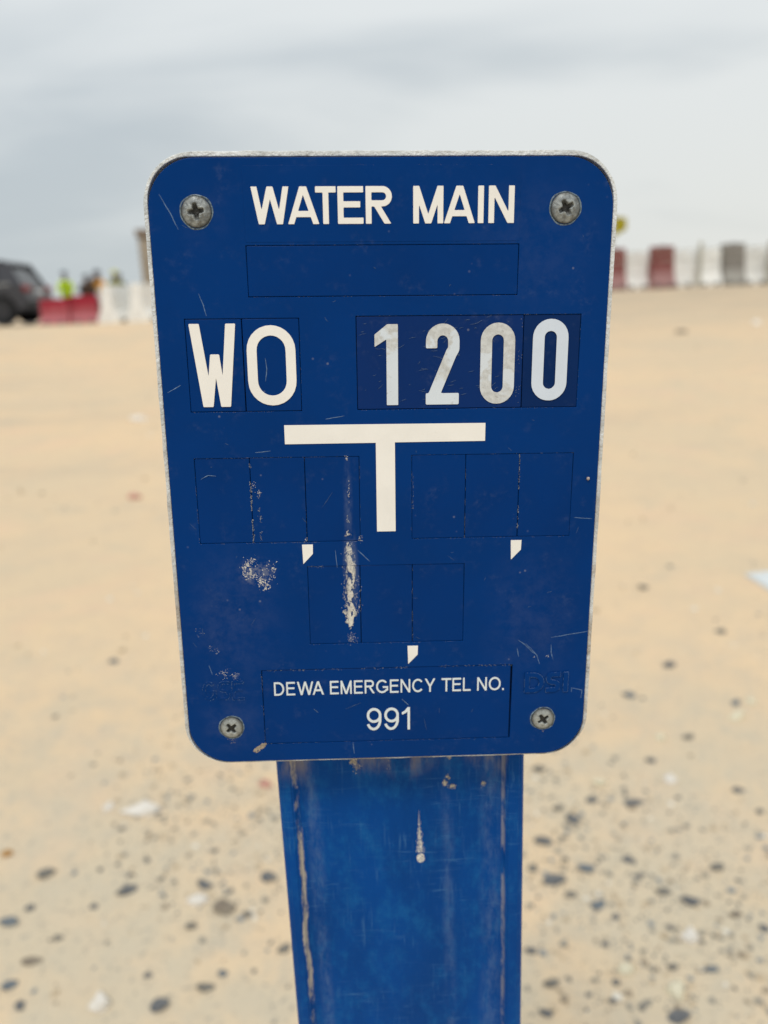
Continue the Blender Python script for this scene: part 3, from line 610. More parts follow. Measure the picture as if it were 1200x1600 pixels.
M_YLH = simple('yellow_helmet_plastic', (0.55, 0.55, 0.05), 0.4); M_WHH = simple('pale_helmet_plastic', (0.5, 0.52, 0.52), 0.4); M_OLV = simple('olive_cloth', (0.36, 0.38, 0.10), 0.8)
person(-10.36, 27.0, 0.25, 'worker in a lime green vest behind the low red barriers', M_LIME, M_LIME, M_DRK, M_GRYC, 1.58, 0.05, 0, 0.5)
person(-9.62, 27.2, 0.9, 'worker in dark clothes bending down beside the lime vest', M_DRK, M_DRK, M_DRK, M_DRK, 1.78, 0.65, 0.1, 0.6)
person(-8.98, 26.6, -0.5, 'worker in an orange vest leaning forward next to the white barriers', M_ORG, M_ORG, M_DRK, M_DRK, 1.62, 0.30, 0.1, 0.8)
person(-8.9, 28.2, 0.1, 'worker in grey blue clothes just right of the orange vest', M_GRYC, M_GRYC, M_DRK, M_GRYC, 1.50, 0.1, 0, 0.3)
person(-8.72, 27.1, 0.3, 'worker with yellow helmet showing above the white barriers', M_OLV, M_OLV, M_DRK, M_YLH, 1.55, 0.15, 0, 0.3)

person(-9.42, 26.2, 0.5, 'worker in a brown shirt crouching between the dark clothed and orange vested workers', simple('brown_cloth', (0.16, 0.10, 0.07), 0.8), M_DRK, M_DRK, M_DRK, 1.55, 0.5, 0.15, 0.7)

# ------------------------------------------------------------------ the parked dark SUV (faces left, tail at the right)
M_PAINT = NT('charcoal_car_paint', 0.28, 0.6, 0.4); M_PAINT.color((0.060, 0.060, 0.068)); M_PAINT = M_PAINT.mat
M_GLASS = NT('tinted_car_glass', 0.06, 0.8); M_GLASS.color((0.02, 0.022, 0.026)); M_GLASS = M_GLASS.mat
M_RUB = simple('tyre_rubber', (0.015, 0.015, 0.016), 0.9); M_TRIM = simple('black_car_trim', (0.02, 0.02, 0.022), 0.7)
M_RIM = simple('alloy_rim', (0.06, 0.06, 0.065), 0.45, 0.6); M_CHR = simple('bright_trim', (0.55, 0.54, 0.52), 0.25, 0.8)
M_TAIL = simple('tail_lamp_plastic', (0.22, 0.01, 0.012), 0.25); M_HEAD = simple('head_lamp_plastic', (0.6, 0.62, 0.65), 0.15)
car = thing('parked_suv', 'dark grey SUV parked at the left edge of the photo', 'car', (-11.62, 22.1, float(terrain(-11.4, 22)) + 0.03), 0.03)
def prism(bm, prof, y0, y1, inset=0.0, zc=0.0):
    """closed outline (x,z) extruded across y; points above zc are pulled inwards by inset"""
    A = [bm.verts.new((x, y0 + (inset * max(0, (z - zc)) if z > zc else 0), z)) for x, z in prof]
    B = [bm.verts.new((x, y1 - (inset * max(0, (z - zc)) if z > zc else 0), z)) for x, z in prof]
    n_ = len(prof); bm.faces.new(A); bm.faces.new(B[::-1])
    for i in range(n_): bm.faces.new((A[i], B[i], B[(i + 1) % n_], A[(i + 1) % n_]))
def arch(cx_, r, n_=9): return [(cx_ - r * math.cos(math.pi * i / (n_ - 1)), 0.36 + r * math.sin(math.pi * i / (n_ - 1))) for i in range(n_)][::-1]
# outline, tail at +x (2.38), nose at -x (-2.35)
lower = [(2.36, 0.42), (2.40, 0.62), (2.36, 0.78), (2.31, 1.02), (1.6, 1.06), (0.2, 1.03), (-0.95, 1.00), (-1.7, 0.95), (-2.2, 0.82), (-2.36, 0.66), (-2.34, 0.36), (-1.86, 0.30)] + [(x, z) for x, z in arch(-1.45, 0.41)][::-1] + [(-0.9, 0.24), (1.2, 0.24)] + [(x, z) for x, z in arch(1.66, 0.41)][::-1] + [(2.14, 0.34)]
bm = bmesh.new(); prism(bm, lower, -0.92, 0.92)
bmesh.ops.recalc_face_normals(bm, faces=bm.faces[:])
bmesh.ops.bevel(bm, geom=[e_ for e_ in bm.edges if abs(e_.verts[0].co.y - e_.verts[1].co.y) < 1e-6], offset=0.045, segments=3, affect='EDGES')
bm_obj('body', bm, M_PAINT, car, smooth=False)
roofp = [(2.26, 1.03), (2.05, 1.36), (1.86, 1.60), (1.72, 1.65), (0.6, 1.69), (-0.3, 1.66), (-0.55, 1.60), (-1.22, 1.02)]
bm = bmesh.new(); prism(bm, [(x * 0.985, z - 0.012) for x, z in roofp], -0.87, 0.87, 0.28, 1.03)
bm_obj('window_glass', bm, M_GLASS, car)
bm = bmesh.new(); prism(bm, [(1.95, 1.58), (1.80, 1.66), (0.6, 1.71), (-0.3, 1.68), (-0.60, 1.60), (-0.4, 1.595), (0.6, 1.63), (1.7, 1.585)], -0.74, 0.74)
bm_obj('roof', bm, M_PAINT, car)
def pillar(xa, xb, xc, xd):
    for sg in (-1, 1):
        bm = bmesh.new()
        q = [(xa, 1.03), (xb, 1.03), (xc, 1.61), (xd, 1.61)]
        fr = [bm.verts.new((x, sg * (0.885 - 0.28 * (z - 1.03)), z)) for x, z in q]; bk = [bm.verts.new((x, sg * (0.85 - 0.28 * (z - 1.03)), z)) for x, z in q]
        bm.faces.new(fr); bm.faces.new(bk[::-1])
        for i in range(4): bm.faces.new((fr[i], bk[i], bk[(i + 1) % 4], fr[(i + 1) % 4]))
        bm_obj('window_pillar', bm, M_PAINT, car)
pillar(1.72, 2.26, 1.95, 1.62); pillar(0.86, 0.96, 0.92, 0.84); pillar(-0.12, -0.02, -0.02, -0.10); pillar(-1.24, -1.10, -0.50, -0.62)
bm = bmesh.new()
for sg in (-1, 1): add_box(bm, (0.42, sg * 0.905, 1.045), (3.1, 0.022, 0.035))
bm_obj('belt_trim', bm, M_CHR, car)
for sx in (-1.45, 1.66):
    for sg in (-1, 1):
        bm = bmesh.new(); add_cyl(bm, (sx, sg * 0.70, 0.36), (sx, sg * 0.935, 0.36), 0.36, n=28)
        bmesh.ops.bevel(bm, geom=[e_ for e_ in bm.edges if abs(e_.verts[0].co.y - e_.verts[1].co.y) < 1e-5], offset=0.04, segments=2, affect='EDGES')
        w_ = bm_obj('wheel', bm, M_RUB, car)
        bm = bmesh.new(); add_cyl(bm, (sx, sg * 0.925, 0.36), (sx, sg * 0.945, 0.36), 0.21, n=20)
        for k in range(5):
            a = k * 2 * math.pi / 5; add_box(bm, (sx + math.cos(a) * 0.12, sg * 0.95, 0.36 + math.sin(a) * 0.12), (0.22, 0.02, 0.05), Euler((0, -a, 0)))
        bm_obj('rim', bm, M_RIM, w_)
for sg in (-1, 1):
    bm = bmesh.new(); add_box(bm, (2.33, sg * 0.74, 0.93), (0.12, 0.34, 0.16), bevel=0.02); bm_obj('tail_light', bm, M_TAIL, car)
    bm = bmesh.new(); add_box(bm, (-2.20, sg * 0.70, 0.80), (0.22, 0.36, 0.12), bevel=0.02); bm_obj('headlight', bm, M_HEAD, car)
    bm = bmesh.new(); add_box(bm, (-0.92, sg * 0.99, 1.08), (0.13, 0.20, 0.14), bevel=0.03); bm_obj('side_mirror', bm, M_PAINT, car)
    for hx in (0.72, -0.25):
        bm = bmesh.new(); add_box(bm, (hx, sg * 0.935, 0.88), (0.20, 0.03, 0.03), bevel=0.008); bm_obj('door_handle', bm, M_CHR, car)
bm = bmesh.new(); add_box(bm, (2.38, 0, 0.50), (0.12, 1.70, 0.22), bevel=0.03); bm_obj('rear_bumper', bm, M_TRIM, car)
bm = bmesh.new(); add_box(bm, (-2.34, 0, 0.45), (0.10, 1.6, 0.24), bevel=0.03); bm_obj('front_bumper', bm, M_TRIM, car)
bm = bmesh.new(); add_box(bm, (2.37, 0, 0.86), (0.03, 0.52, 0.12)); bm_obj('number_plate', bm, M_HEAD, car)

# ------------------------------------------------------------------ the sign: one thing with its post
ROOT = thing('water_main_marker', 'blue water main marker sign screwed to a blue post in the sand', 'sign', (0.0, 0.258, 0.0))
# plate-local frame (x right, y up the plate, z towards the viewer) in root space
pa = Vector((0.99926949, 0.02497739, -0.02892442)); pb = Vector((0.02839672, 0.02122962, 0.99937127)); pc = Vector((0.02557574, -0.99946257, 0.02050483))
PL = Matrix.Identity(4)
org = Vector((0.00084866, 0.24576193 - 0.258, -0.05828827 + CAM_H))
for i in range(3):
    PL[i][0] = pa[i]; PL[i][1] = pb[i]; PL[i][2] = pc[i]; PL[i][3] = org[i]
ID = Matrix.Identity(4)

def curve_mesh(name, loops, z0, z1, bevel=0.0, seg=2):
    """flat loops (mm) with holes -> solid between z0 and z1 (mm) with eased edges, mesh in metres"""
    cu = bpy.data.curves.new(name, 'CURVE'); cu.dimensions = '2D'; cu.fill_mode = 'BOTH'
    for lp in loops:
        sp = cu.splines.new('POLY'); sp.points.add(len(lp) - 1)
        for i, (x, y) in enumerate(lp): sp.points[i].co = (x, y, 0, 1)
        sp.use_cyclic_u = True
    cu.extrude = max(0.0, (z1 - z0) / 2 - bevel)
    if bevel: cu.bevel_depth = bevel; cu.offset = -bevel; cu.bevel_resolution = seg
    ob = bpy.data.objects.new(name, cu); COL.objects.link(ob)
    bpy.context.view_layer.update()
    me = bpy.data.meshes.new_from_object(ob.evaluated_get(bpy.context.evaluated_depsgraph_get()))
    bpy.data.objects.remove(ob)
    me.transform(Matrix.Diagonal((0.001, 0.001, 0.001, 1)) @ Matrix.Translation((0, 0, (z0 + z1) / 2)))
    me.materials.clear(); me.name = name
    return me
def rrect(x0, y0, x1, y1, r, n=10, jit=0.0, seed=0):
    pts = []
    for cx_, cy_, a0 in ((x1 - r, y1 - r, 0), (x0 + r, y1 - r, 90), (x0 + r, y0 + r, 180), (x1 - r, y0 + r, 270)):
        for i in range(n + 1):
            a = math.radians(a0 + 90 * i / n); pts.append((cx_ + r * math.cos(a), cy_ + r * math.sin(a)))
    if jit:
        dense = []
        for (ax, ay), (bx_, by_) in zip(pts, pts[1:] + pts[:1]):
            L = math.hypot(bx_ - ax, by_ - ay); k = max(1, int(L / 1.2))
            for j in range(k): dense.append((ax + (bx_ - ax) * j / k, ay + (by_ - ay) * j / k))
        q = np.array(dense); n1 = fbm(q[:, 0] + seed * 17.3, q[:, 1], 0.16, 4, seed) * 2
        c_ = np.array([(x0 + x1) / 2, (y0 + y1) / 2]); d = q - c_; d /= np.linalg.norm(d, axis=1)[:, None]
        pts = [tuple(a) for a in (q + d * (n1 * jit)[:, None])]
    return pts

# ---- glyph outlines from pen strokes (signed distance field, then contour)
def arc(cx_, cy_, rx, ry, a0, a1, n=14):
    return [(cx_ + rx * math.cos(math.radians(a0 + (a1 - a0) * i / n)), cy_ + ry * math.sin(math.radians(a0 + (a1 - a0) * i / n))) for i in range(n + 1)]
def sdf_contours(strokes, w, box, res, rnd):
    x0, y0, x1, y1 = box; pad = w * 0.7 + 3 * res
    gx = np.arange(x0 - pad, x1 + pad, res); gy = np.arange(y0 - pad, y1 + pad, res)
    PX, PY = np.meshgrid(gx, gy); D = np.full(PX.shape, 1e9)
    for st in strokes:
        closed = st[0] == st[-1] and len(st) > 2
        for i in range(len(st) - 1):
            ax, ay = st[i]; bx_, by_ = st[i + 1]; L = math.hypot(bx_ - ax, by_ - ay)
            if L < 1e-9: continue
            ux, uy = (bx_ - ax) / L, (by_ - ay) / L
            s_ = (PX - ax) * ux + (PY - ay) * uy; pr = np.abs(-(PX - ax) * uy + (PY - ay) * ux)
            over0 = np.maximum(-s_, 0); over1 = np.maximum(s_ - L, 0)
            d = np.hypot(over0 + over1, pr) - w / 2
            if i == 0 and not closed: d = np.maximum(d, -s_)
            if i == len(st) - 2 and not closed: d = np.maximum(d, s_ - L)
            D = np.minimum(D, d)
    bx = np.maximum(np.maximum(x0 - PX, PX - x1), np.maximum(y0 - PY, PY - y1))
    D = np.maximum(D, bx)
    if rnd:       # soften corners a touch
        K = max(1, int(round(rnd / res)))
        for _ in range(2):
            for ax_ in (0, 1):
                D = sum(np.roll(D, k, ax_) for k in range(-K, K + 1)) / (2 * K + 1)
    ins = D < 0; segs = {}
    ny_, nx_ = D.shape
    def ip(a, b):   # crossing point keyed by grid edge
        da, db = D[a], D[b]; f = da / (da - db)
        return (gx[a[1]] + (gx[b[1]] - gx[a[1]]) * f, gy[a[0]] + (gy[b[0]] - gy[a[0]]) * f)
    J, I = np.nonzero((ins[:-1, :-1] != ins[1:, 1:]) | (ins[:-1, :-1] != ins[:-1, 1:]) | (ins[:-1, :-1] != ins[1:, :-1]))
    nxt = {}; P = {}
    for j, i in zip(J, I):
        c = [(j, i), (j, i + 1), (j + 1, i + 1), (j + 1, i)]; s4 = [bool(ins[q]) for q in c]
        ent = []; ex = []
        for k in range(4):
            a, b = c[k], c[(k + 1) % 4]
            if s4[k] != s4[(k + 1) % 4]:
                key = (min(a, b), max(a, b)); P.setdefault(key, ip(*key))
                (ex if s4[k] else ent).append(key)
        if len(ent) == 1: nxt[ex[0]] = ent[0]
        elif len(ent) == 2: nxt[ex[0]] = ent[0]; nxt[ex[1]] = ent[1]
    loops = []; seen = set()
    for k0 in list(nxt):
        if k0 in seen: continue
        lp = []; k = k0
        while k in nxt and k not in seen: seen.add(k); lp.append(P[k]); k = nxt[k]
        if len(lp) > 8: loops.append(simplify(lp, res * 0.12))
    return loops
def simplify(pts, tol):
    def dp(a, b):
        if b - a < 2: return [a]
        p, q = np.array(pts[a]), np.array(pts[b % len(pts)]); d = q - p; L = np.hypot(*d)
        seg = np.array(pts[a + 1:b]) - p
        dist = np.abs(seg[:, 0] * d[1] - seg[:, 1] * d[0]) / L if L > 1e-9 else np.hypot(seg[:, 0], seg[:, 1])
        k = int(np.argmax(dist))
        if dist[k] < tol: return [a]
        k += a + 1
        return dp(a, k) + dp(k, b)
    h_ = len(pts) // 2
    return [pts[i] for i in dp(0, h_) + dp(h_, len(pts))]

def strokes_for(ch, W, H, s):
    """DIN-like sign lettering; centre lines in a box W x H, pen width s"""
    h = s / 2; e = s
    if ch == 'W': return [[(h, H + e), (W * .27, -0.0)], [(W * .27, 0), (W * .5, H)], [(W * .5, H), (W * .73, 0)], [(W * .73, 0), (W - h, H + e)]]
    if ch == 'A': return [[(h * .9, -e * .4), (W / 2, H * 1.03)], [(W / 2, H * 1.03), (W - h * .9, -e * .4)], [(W * .25, H * .27), (W * .75, H * .27)]]
    if ch == 'T': return [[(0, H - h), (W, H - h)], [(W / 2, H), (W / 2, 0)]]
    if ch == 'E': return [[(h, 0), (h, H)], [(0, H - h), (W, H - h)], [(0, h), (W, h)], [(0, H * .52), (W * .88, H * .52)]]
    if ch == 'R':
        r = H * .27 - h
        return [[(h, 0), (h, H)], [(0, H - h), (W - h - r, H - h)] + arc(W - h - r, H - h - r, r, r, 90, -90) + [(0, H - h - 2 * r)], [(W * .42, H * .5), (W - h * .8, -e * .5)]]
    if ch == 'M': return [[(h, 0), (h, H)], [(W - h, 0), (W - h, H)], [(h, H), (W / 2, 0)], [(W / 2, 0), (W - h, H)]]
    if ch == 'I': return [[(W / 2, 0), (W / 2, H)]]
    if ch == 'N': return [[(h, 0), (h, H)], [(W - h, 0), (W - h, H)], [(h * 1.1, H), (W - h * 1.1, 0)]]
    if ch in 'O0':
        r = (W - s) / 2
        p = arc(W / 2, H - h - r, r, r, 0, 180) + arc(W / 2, h + r, r, r, 180, 360); return [p + [p[0]]]
    if ch == '2':
        r = (W - s) / 2
        return [[(h, H * .70), (h, H - h - r)] + arc(W / 2, H - h - r, r, r, 180, 0)[1:] + [(W - h, H * .70)] + arc(W - h - W * .5, H * .70, W * .5, H * .10, 0, -28, 5)[1:] + [(h * 1.25, s * .6), (h * 1.0, 0)], [(0, h), (W, h)]]
def arial_strokes(ch, H, s):
    """plain grotesque lettering for the lower plate; returns strokes, box width, advance"""
    h = s / 2
    def wd(k): return k * H
    if ch == 'D': W = wd(.80); p = [(0, H - h), (W * .42, H - h)] + arc(W * .42, H / 2, W * .58 - h, H / 2 - h, 90, -90) + [(0, h)]; return [[(h, 0), (h, H)], p], W, .17
    if ch == 'E': W = wd(.70); return [[(h, 0), (h, H)], [(0, H - h), (W, H - h)], [(0, h), (W, h)], [(0, H * .53), (W * .93, H * .53)]], W, .15
    if ch == 'W': W = wd(1.30); return [[(h, H + h), (W * .27, 0)], [(W * .27, 0), (W * .5, H)], [(W * .5, H), (W * .73, 0)], [(W * .73, 0), (W - h, H + h)]], W, .05
    if ch == 'A': W = wd(.93); return [[(h, -h), (W / 2, H)], [(W / 2, H), (W - h, -h)], [(W * .2, H * .33), (W * .8, H * .33)]], W, .05
    if ch == 'M': W = wd(.88); return [[(h, 0), (h, H)], [(W - h, 0), (W - h, H)], [(h, H), (W / 2, 0)], [(W / 2, 0), (W - h, H)]], W, .18
    if ch == 'R':
        W = wd(.82); r = H * .27 - h
        return [[(h, 0), (h, H)], [(0, H - h), (W * .90 - h - r, H - h)] + arc(W * .90 - h - r, H - h - r, r, r, 90, -90) + [(0, H - h - 2 * r)], [(W * .5, H * .46), (W - h, -h)]], W, .10
    if ch in 'GCO':
        W = wd(.90 if ch == 'C' else .95); c_ = (W / 2, H / 2); rx, ry = W / 2 - h, H / 2 - h
        if ch == 'O': p = arc(*c_, rx, ry, 0, 360, 30); p[-1] = p[0]; return [p], W, .13
        if ch == 'C': return [arc(*c_, rx, ry, 38, 322, 26)], W, .10
        return [arc(*c_, rx, ry, 40, 328, 26), [(W - h, H * .18), (W - h, H * .48)], [(W - h + h, H * .45), (W * .55, H * .45)]], W, .14
    if ch == 'N': W = wd(.78); return [[(h, 0), (h, H)], [(W - h, 0), (W - h, H)], [(h * 1.1, H), (W - h * 1.1, 0)]], W, .16
    if ch == 'Y': W = wd(.88); return [[(h, H + h), (W / 2, H * .42)], [(W - h, H + h), (W / 2, H * .42)], [(W / 2, H * .46), (W / 2, 0)]], W, .05
    if ch == 'T': W = wd(.80); return [[(0, H - h), (W, H - h)], [(W / 2, H), (W / 2, 0)]], W, .08
    if ch == 'L': W = wd(.62); return [[(h, 0), (h, H)], [(0, h), (W, h)]], W, .10
    if ch == '.': W = s * 1.15; return [[(W / 2, 0), (W / 2, s * 1.15)]], W, .1
    if ch == '9':
        W = wd(.64); p = arc(W / 2, H * .67, W / 2 - h, H * .33 - h, 0, 360, 26); p[-1] = p[0]
        return [p, [(W - h, H * .67)] + arc(W / 2 - .02 * H, H * .5, W / 2 - h + .02 * H, H * .5 - h, 0, -150, 18)], W, .13
    if ch == '1': W = wd(.36); return [[(W - h, 0), (W - h, H)], [(W - h, H - h * .4), (W * .45, H * .80), (0, H * .72)]], W, .18

def put_glyph(name, strokes, s, box, off, z0, z1, mat, parent, local, bevel=0.06, res=None, rnd=0.0, label=None):
    res = res or s / 9
    lp = sdf_contours(strokes, s, box, res, rnd)
    lp = [[(x + off[0], y + off[1]) for x, y in l] for l in lp]
    o = link(name, curve_mesh(name, lp, z0, z1, bevel), mat, parent, local)
    if label: o['label'] = label
    return o

# ---- face plate with openings for the inserted tiles
TILES = {'wm': (-41.7, 75.6, 41.5, 97.3), 'blank': (-41.7, 59.8, 41.6, 74.9), 'wo': (-61.7, 24.7, -26.4, 53.5), 'num': (-8.8, 24.8, 61.9, 53.9),
         'l3': (-61.7, -18.8, -8.5, 9.8), 'r3': (8.6, -18.35, 61.7, 9.9), 'c3': (-26.5, -55.5, 26.4, -27.4), 'tel': (-43.7, -93.3, 43.9, -64.9)}
holes = [[(a, b), (c_, b), (c_, d), (a, d)] for k, (a, b, c_, d) in TILES.items() if k != 'wm']
outer = rrect(-70, -100, 70, 99.6, 14.6, 14)
link('sign_face', curve_mesh('sign_face', [outer] + holes, -2.6, 0.0, 0.22, 3), M_FACE, ROOT, PL)
# solid back layer behind the tiles
link('face_backing', curve_mesh('face_backing', [rrect(-69.4, -99.4, 69.4, 99.0, 14, 10)], -3.6, -2.65, 0.0), simple('dark_blue_back_plastic', (0.003, 0.018, 0.06), 0.6), ROOT, PL)

def tile(x0, y0, x1, y1, mat, dz=0.0, name='blank_tile', gap=0.16, label=None, tilt=0.0):
    me = curve_mesh(name, [rrect(x0 + gap, y0 + gap, x1 - gap, y1 - gap, 0.25, 2)], -2.5, dz * 1.8, 0.14, 1)
    o = link(name, me, mat, ROOT, PL @ Matrix.Rotation(tilt, 4, 'Y'))
    if label: o['label'] = label
    return o
# heading tile: its joint is barely visible, so it is a sheet standing a hair proud
t_wm = link('heading_tile', curve_mesh('heading_tile', [rrect(-41.7, 75.75, 41.5, 97.3, 0.4, 2)], -0.4, 0.07, 0.05, 1), M_FACE, ROOT, PL)
tile(*TILES['blank'], M_TILE, -0.06)
a, b, c_, d = TILES['wo']
t_w = tile(a, b, -44.15, d, M_TILE, -0.07, 'letter_tile'); t_o = tile(-44.15, b, c_, d, M_TILE, -0.03, 'letter_tile')
a, b, c_, d = TILES['num']
t_n = tile(a, b, 43.95, d, M_TILE_OLD, -0.10, 'number_tile', label='faded navy tile carrying the digits 1, 2 and 0', gap=0.18); t_n2 = tile(43.95, b, c_, d, M_TILE_NAVY, -0.16, 'number_tile', label='navy tile carrying the last digit 0', gap=0.08)
for k, dzs in (('l3', (-0.12, -0.05, -0.09)), ('r3', (-0.05, -0.11, -0.06)), ('c3', (-0.09, -0.05, -0.10))):
    a, b, c_, d = TILES[k]; w3 = (c_ - a) / 3
    for i in range(3): tile(a + i * w3, b, a + (i + 1) * w3, d, M_TILE, dzs[i], gap=0.10)
a, b, c_, d = TILES['tel']
t_t = tile(a + 0.05, b, c_ - 0.45, d - 0.05, M_TILE, -0.08, 'telephone_tile', gap=0.15)

# ---- WATER MAIN
capH = 10.6; base_y = 80.85
WM = [('W', -39.7, -27.8), ('A', -28.7, -19.1), ('T', -20.25, -14.1), ('E', -13.6, -5.9), ('R', -5.2, 2.7), ('M', 9.1, 18.2), ('A', 18.3, 27.9), ('I', 28.5, 30.6), ('N', 31.9, 39.7)]
for ch, xa, xb in WM:
    W = xb - xa
    put_glyph('letter', strokes_for(ch, W, capH, 1.74), 1.74, (0, 0, W, capH), (xa, base_y), 0.02, 0.26, M_CREAM, t_wm, ID, 0.05, rnd=0.0, label='white letter ' + ch)
# ---- W O
wpoly = [(-60.5, 52.0), (-57.3, 52.0), (-55.3, 36.0), (-54.4, 42.7), (-51.6, 42.7), (-50.9, 36.2), (-49.2, 52.0), (-46.1, 52.0), (-48.8, 26.35), (-51.9, 26.35), (-53.0, 35.4), (-54.3, 26.35), (-57.5, 26.35)]
def round_poly(p, r=0.35):
    o_ = []
    n_ = len(p)
    for i in range(n_):
        a = Vector(p[i - 1]); b = Vector(p[i]); c = Vector(p[(i + 1) % n_])
        u = (a - b).normalized() * r; v = (c - b).normalized() * r
        for k in (0, .33, .67, 1): q = (b + u) * (1 - k) ** 2 + b * 2 * k * (1 - k) + (b + v) * k * k; o_.append((q.x, q.y))
    return o_
link('letter', curve_mesh('letter', [round_poly(wpoly)], -0.1, 0.22, 0.08), M_CREAM, t_w, ID)['label'] = 'white letter W'
put_glyph('letter', strokes_for('O', 15.2, 24.8, 3.1), 3.1, (0, 0, 15.2, 24.8), (-43.0, 26.6), -0.1, 0.24, M_CREAM, t_o, ID, 0.08, label='white letter O')
# ---- 1 2 0 0
one = [(4.3, 51.35), (4.3, 26.2), (0.65, 26.2), (0.65, 46.7), (-3.05, 44.4), (-3.05, 48.2), (0.95, 51.35)]
link('digit', curve_mesh('digit', [round_poly(one, 0.2)], -0.1, 0.10, 0.05), M_WORN, t_n, ID)['label'] = 'worn white digit 1'
put_glyph('digit', strokes_for('2', 10.6, 25.2, 3.6), 3.6, (0, 0, 10.6, 25.2), (13.1, 26.2), -0.1, 0.10, M_WORN, t_n, ID, 0.05, label='worn white digit 2')
put_glyph('digit', strokes_for('0', 10.9, 25.3, 3.6), 3.6, (0, 0, 10.9, 25.3), (30.4, 26.2), -0.1, 0.10, M_WORN2, t_n, ID, 0.05, label='stained greyish digit 0')
put_glyph('digit', strokes_for('0', 11.3, 25.5, 3.7), 3.7, (0, 0, 11.3, 25.5), (46.9, 27.0), -0.1, 0.06, M_COOL, t_n2, ID, 0.05, label='clean bluish white digit 0')
# ---- big T mark and the three decimal commas
link('t_mark', curve_mesh('t_mark', [[(-32.3, 20.25), (32.45, 20.1), (32.45, 14.25), (3.15, 14.2), (3.25, -15.6), (-3.0, -15.6), (-3.05, 14.15), (-32.3, 14.1)]], -0.1, 0.20, 0.07), M_CREAM, ROOT, PL)
for (x, y) in ((-28.0, -19.65), (41.9, -19.5), (7.1, -56.85)):
    link('comma_mark', curve_mesh('comma_mark', [[(x, y), (x + 3.6, y), (x + 3.5, y - 3.3), (x + 0.2, y - 6.8)]], -0.1, 0.20, 0.05), M_CREAM, ROOT, PL)
# ---- DEWA EMERGENCY TEL NO. / 991
def text_line(txt, H, s, x0, x1, y, parent):
    items = []; x = 0.0; kern = {'WA': -0.14, 'CY': -0.02}
    for i, ch in enumerate(txt):
        if ch == ' ': x += H * 0.42; continue
        st, W, ad = arial_strokes(ch, H, s)
        if i and txt[i - 1:i + 1] in kern: x += kern[txt[i - 1:i + 1]] * H
        items.append((ch, st, W, x)); x += W + ad * H
    total = items[-1][3] + items[-1][2]; k = (x1 - x0) / total
    for ch, st, W, xx in items:
        st = [[(a * k, b) for a, b in l] for l in st]
        put_glyph('letter' if not ch.isdigit() else 'digit', st, s, (0, 0 if ch not in 'GCO9' else -0.05, W * k, H if ch not in 'GCO9' else H + .05), (x0 + xx * k, y), -0.12, 0.12, M_TEXT, parent, ID, 0.03, res=s / 7,
                  label=('small white letter ' + ch) if ch.isalpha() else ('white digit ' + ch if ch.isdigit() else 'small white full stop'))
text_line('DEWA EMERGENCY TEL NO.', 5.05, 0.62, -39.6, 41.1, -74.5, t_t)
text_line('991', 8.7, 0.92, -7.4, 7.9, -88.95, t_t)
# ---- embossed marks in the plastic
EMB = []
def emboss(txt, x0, xw, y, H, s, hgt, name):
    loops = []
    for i, ch in enumerate(txt):
        W = xw[i][1] - xw[i][0]; h = s / 2
        if ch == 'D': st = [[(h, 0), (h, H)], [(0, H - h), (W * .45, H - h)] + arc(W * .45, H / 2, W * .55 - h, H / 2 - h, 90, -90) + [(0, h)]]
        elif ch == 'S': st = [[(W, H - h), (W * .45, H - h)] + arc(W * .42, H * .75 - h / 2, W * .42 - h, H * .25 - h / 2, 90, 270, 8) + arc(W * .55, H * .25 + h / 2, W * .45 - h, H * .25 - h / 2, 90, -90, 8) + [(0, h)]]
        elif ch == 'I': st = [[(W / 2, 0), (W / 2, H)]]
        elif ch == 'G': st = [arc(W / 2, H / 2, W / 2 - h, H / 2 - h, 45, 325, 20), [(W - h, H * .15), (W - h, H * .5)], [(W, H * .46), (W * .5, H * .46)]]
        elif ch == 'E': st = [[(h, 0), (h, H)], [(0, H - h), (W, H - h)], [(0, h), (W, h)], [(0, H / 2), (W * .9, H / 2)]]
        for l in sdf_contours(st, s, (0, 0, W, H), s / 8, 0): loops.append([(a + xw[i][0], b + y) for a, b in l])
    EMB.append((loops, hgt))
    link(name, curve_mesh(name, loops, -0.2, hgt, 0.09, 1), M_EMBOSS, ROOT, PL)['label'] = 'raised blue letters ' + txt + ' moulded in the plate'
emboss('DSI', 0, [(48.3, 55.2), (55.9, 61.0), (61.9, 63.9)], -75.6, 7.6, 1.7, 0.5, 'moulded_letters')
emboss('GSE', 0, [(-64.3, -59.6), (-58.9, -54.9), (-54.1, -50.0)], -75.6, 7.2, 1.0, 0.12, 'moulded_letters')

# ---- galvanised backing frame: tray with a raised lip round the plate
t = NT('galvanised_rim', 0.55, 0.5, 0.25)
k1 = t.noise(150, 5, 0.7); k2 = t.noise(900, 3, 0.7)
X = t.xyz()
c = t.mix(t.rng(k1, 0.35, 0.7), (0.78, 0.80, 0.80), (0.52, 0.54, 0.54))
c = t.mix(t.m('MULTIPLY', t.rng(k2, 0.45, 0.7), 0.22), c, (0.75, 0.75, 0.73))
low = t.rng(X[1], 0.06, -0.08)
c = t.mix(t.m('MULTIPLY', t.m('MULTIPLY', low, t.rng(t.noise(60, 5, 0.7), 0.42, 0.62)), 0.8), c, (0.36, 0.28, 0.20))
c = t.mix(t.m('MULTIPLY', t.rng(t.noise(110, 5, 0.75), 0.60, 0.68), 0.7), c, (0.22, 0.19, 0.16))
t.color(c); t.bump(t.m('ADD', k2, k1), 0.8, 0.0008); M_GALV = t.mat
lip_out = rrect(-71.6, -100.9, 71.6, 101.5, 15.2, 14, 0.22, 3)
lip_in = rrect(-70.25, -100.3, 70.25, 99.95, 12.8, 14)
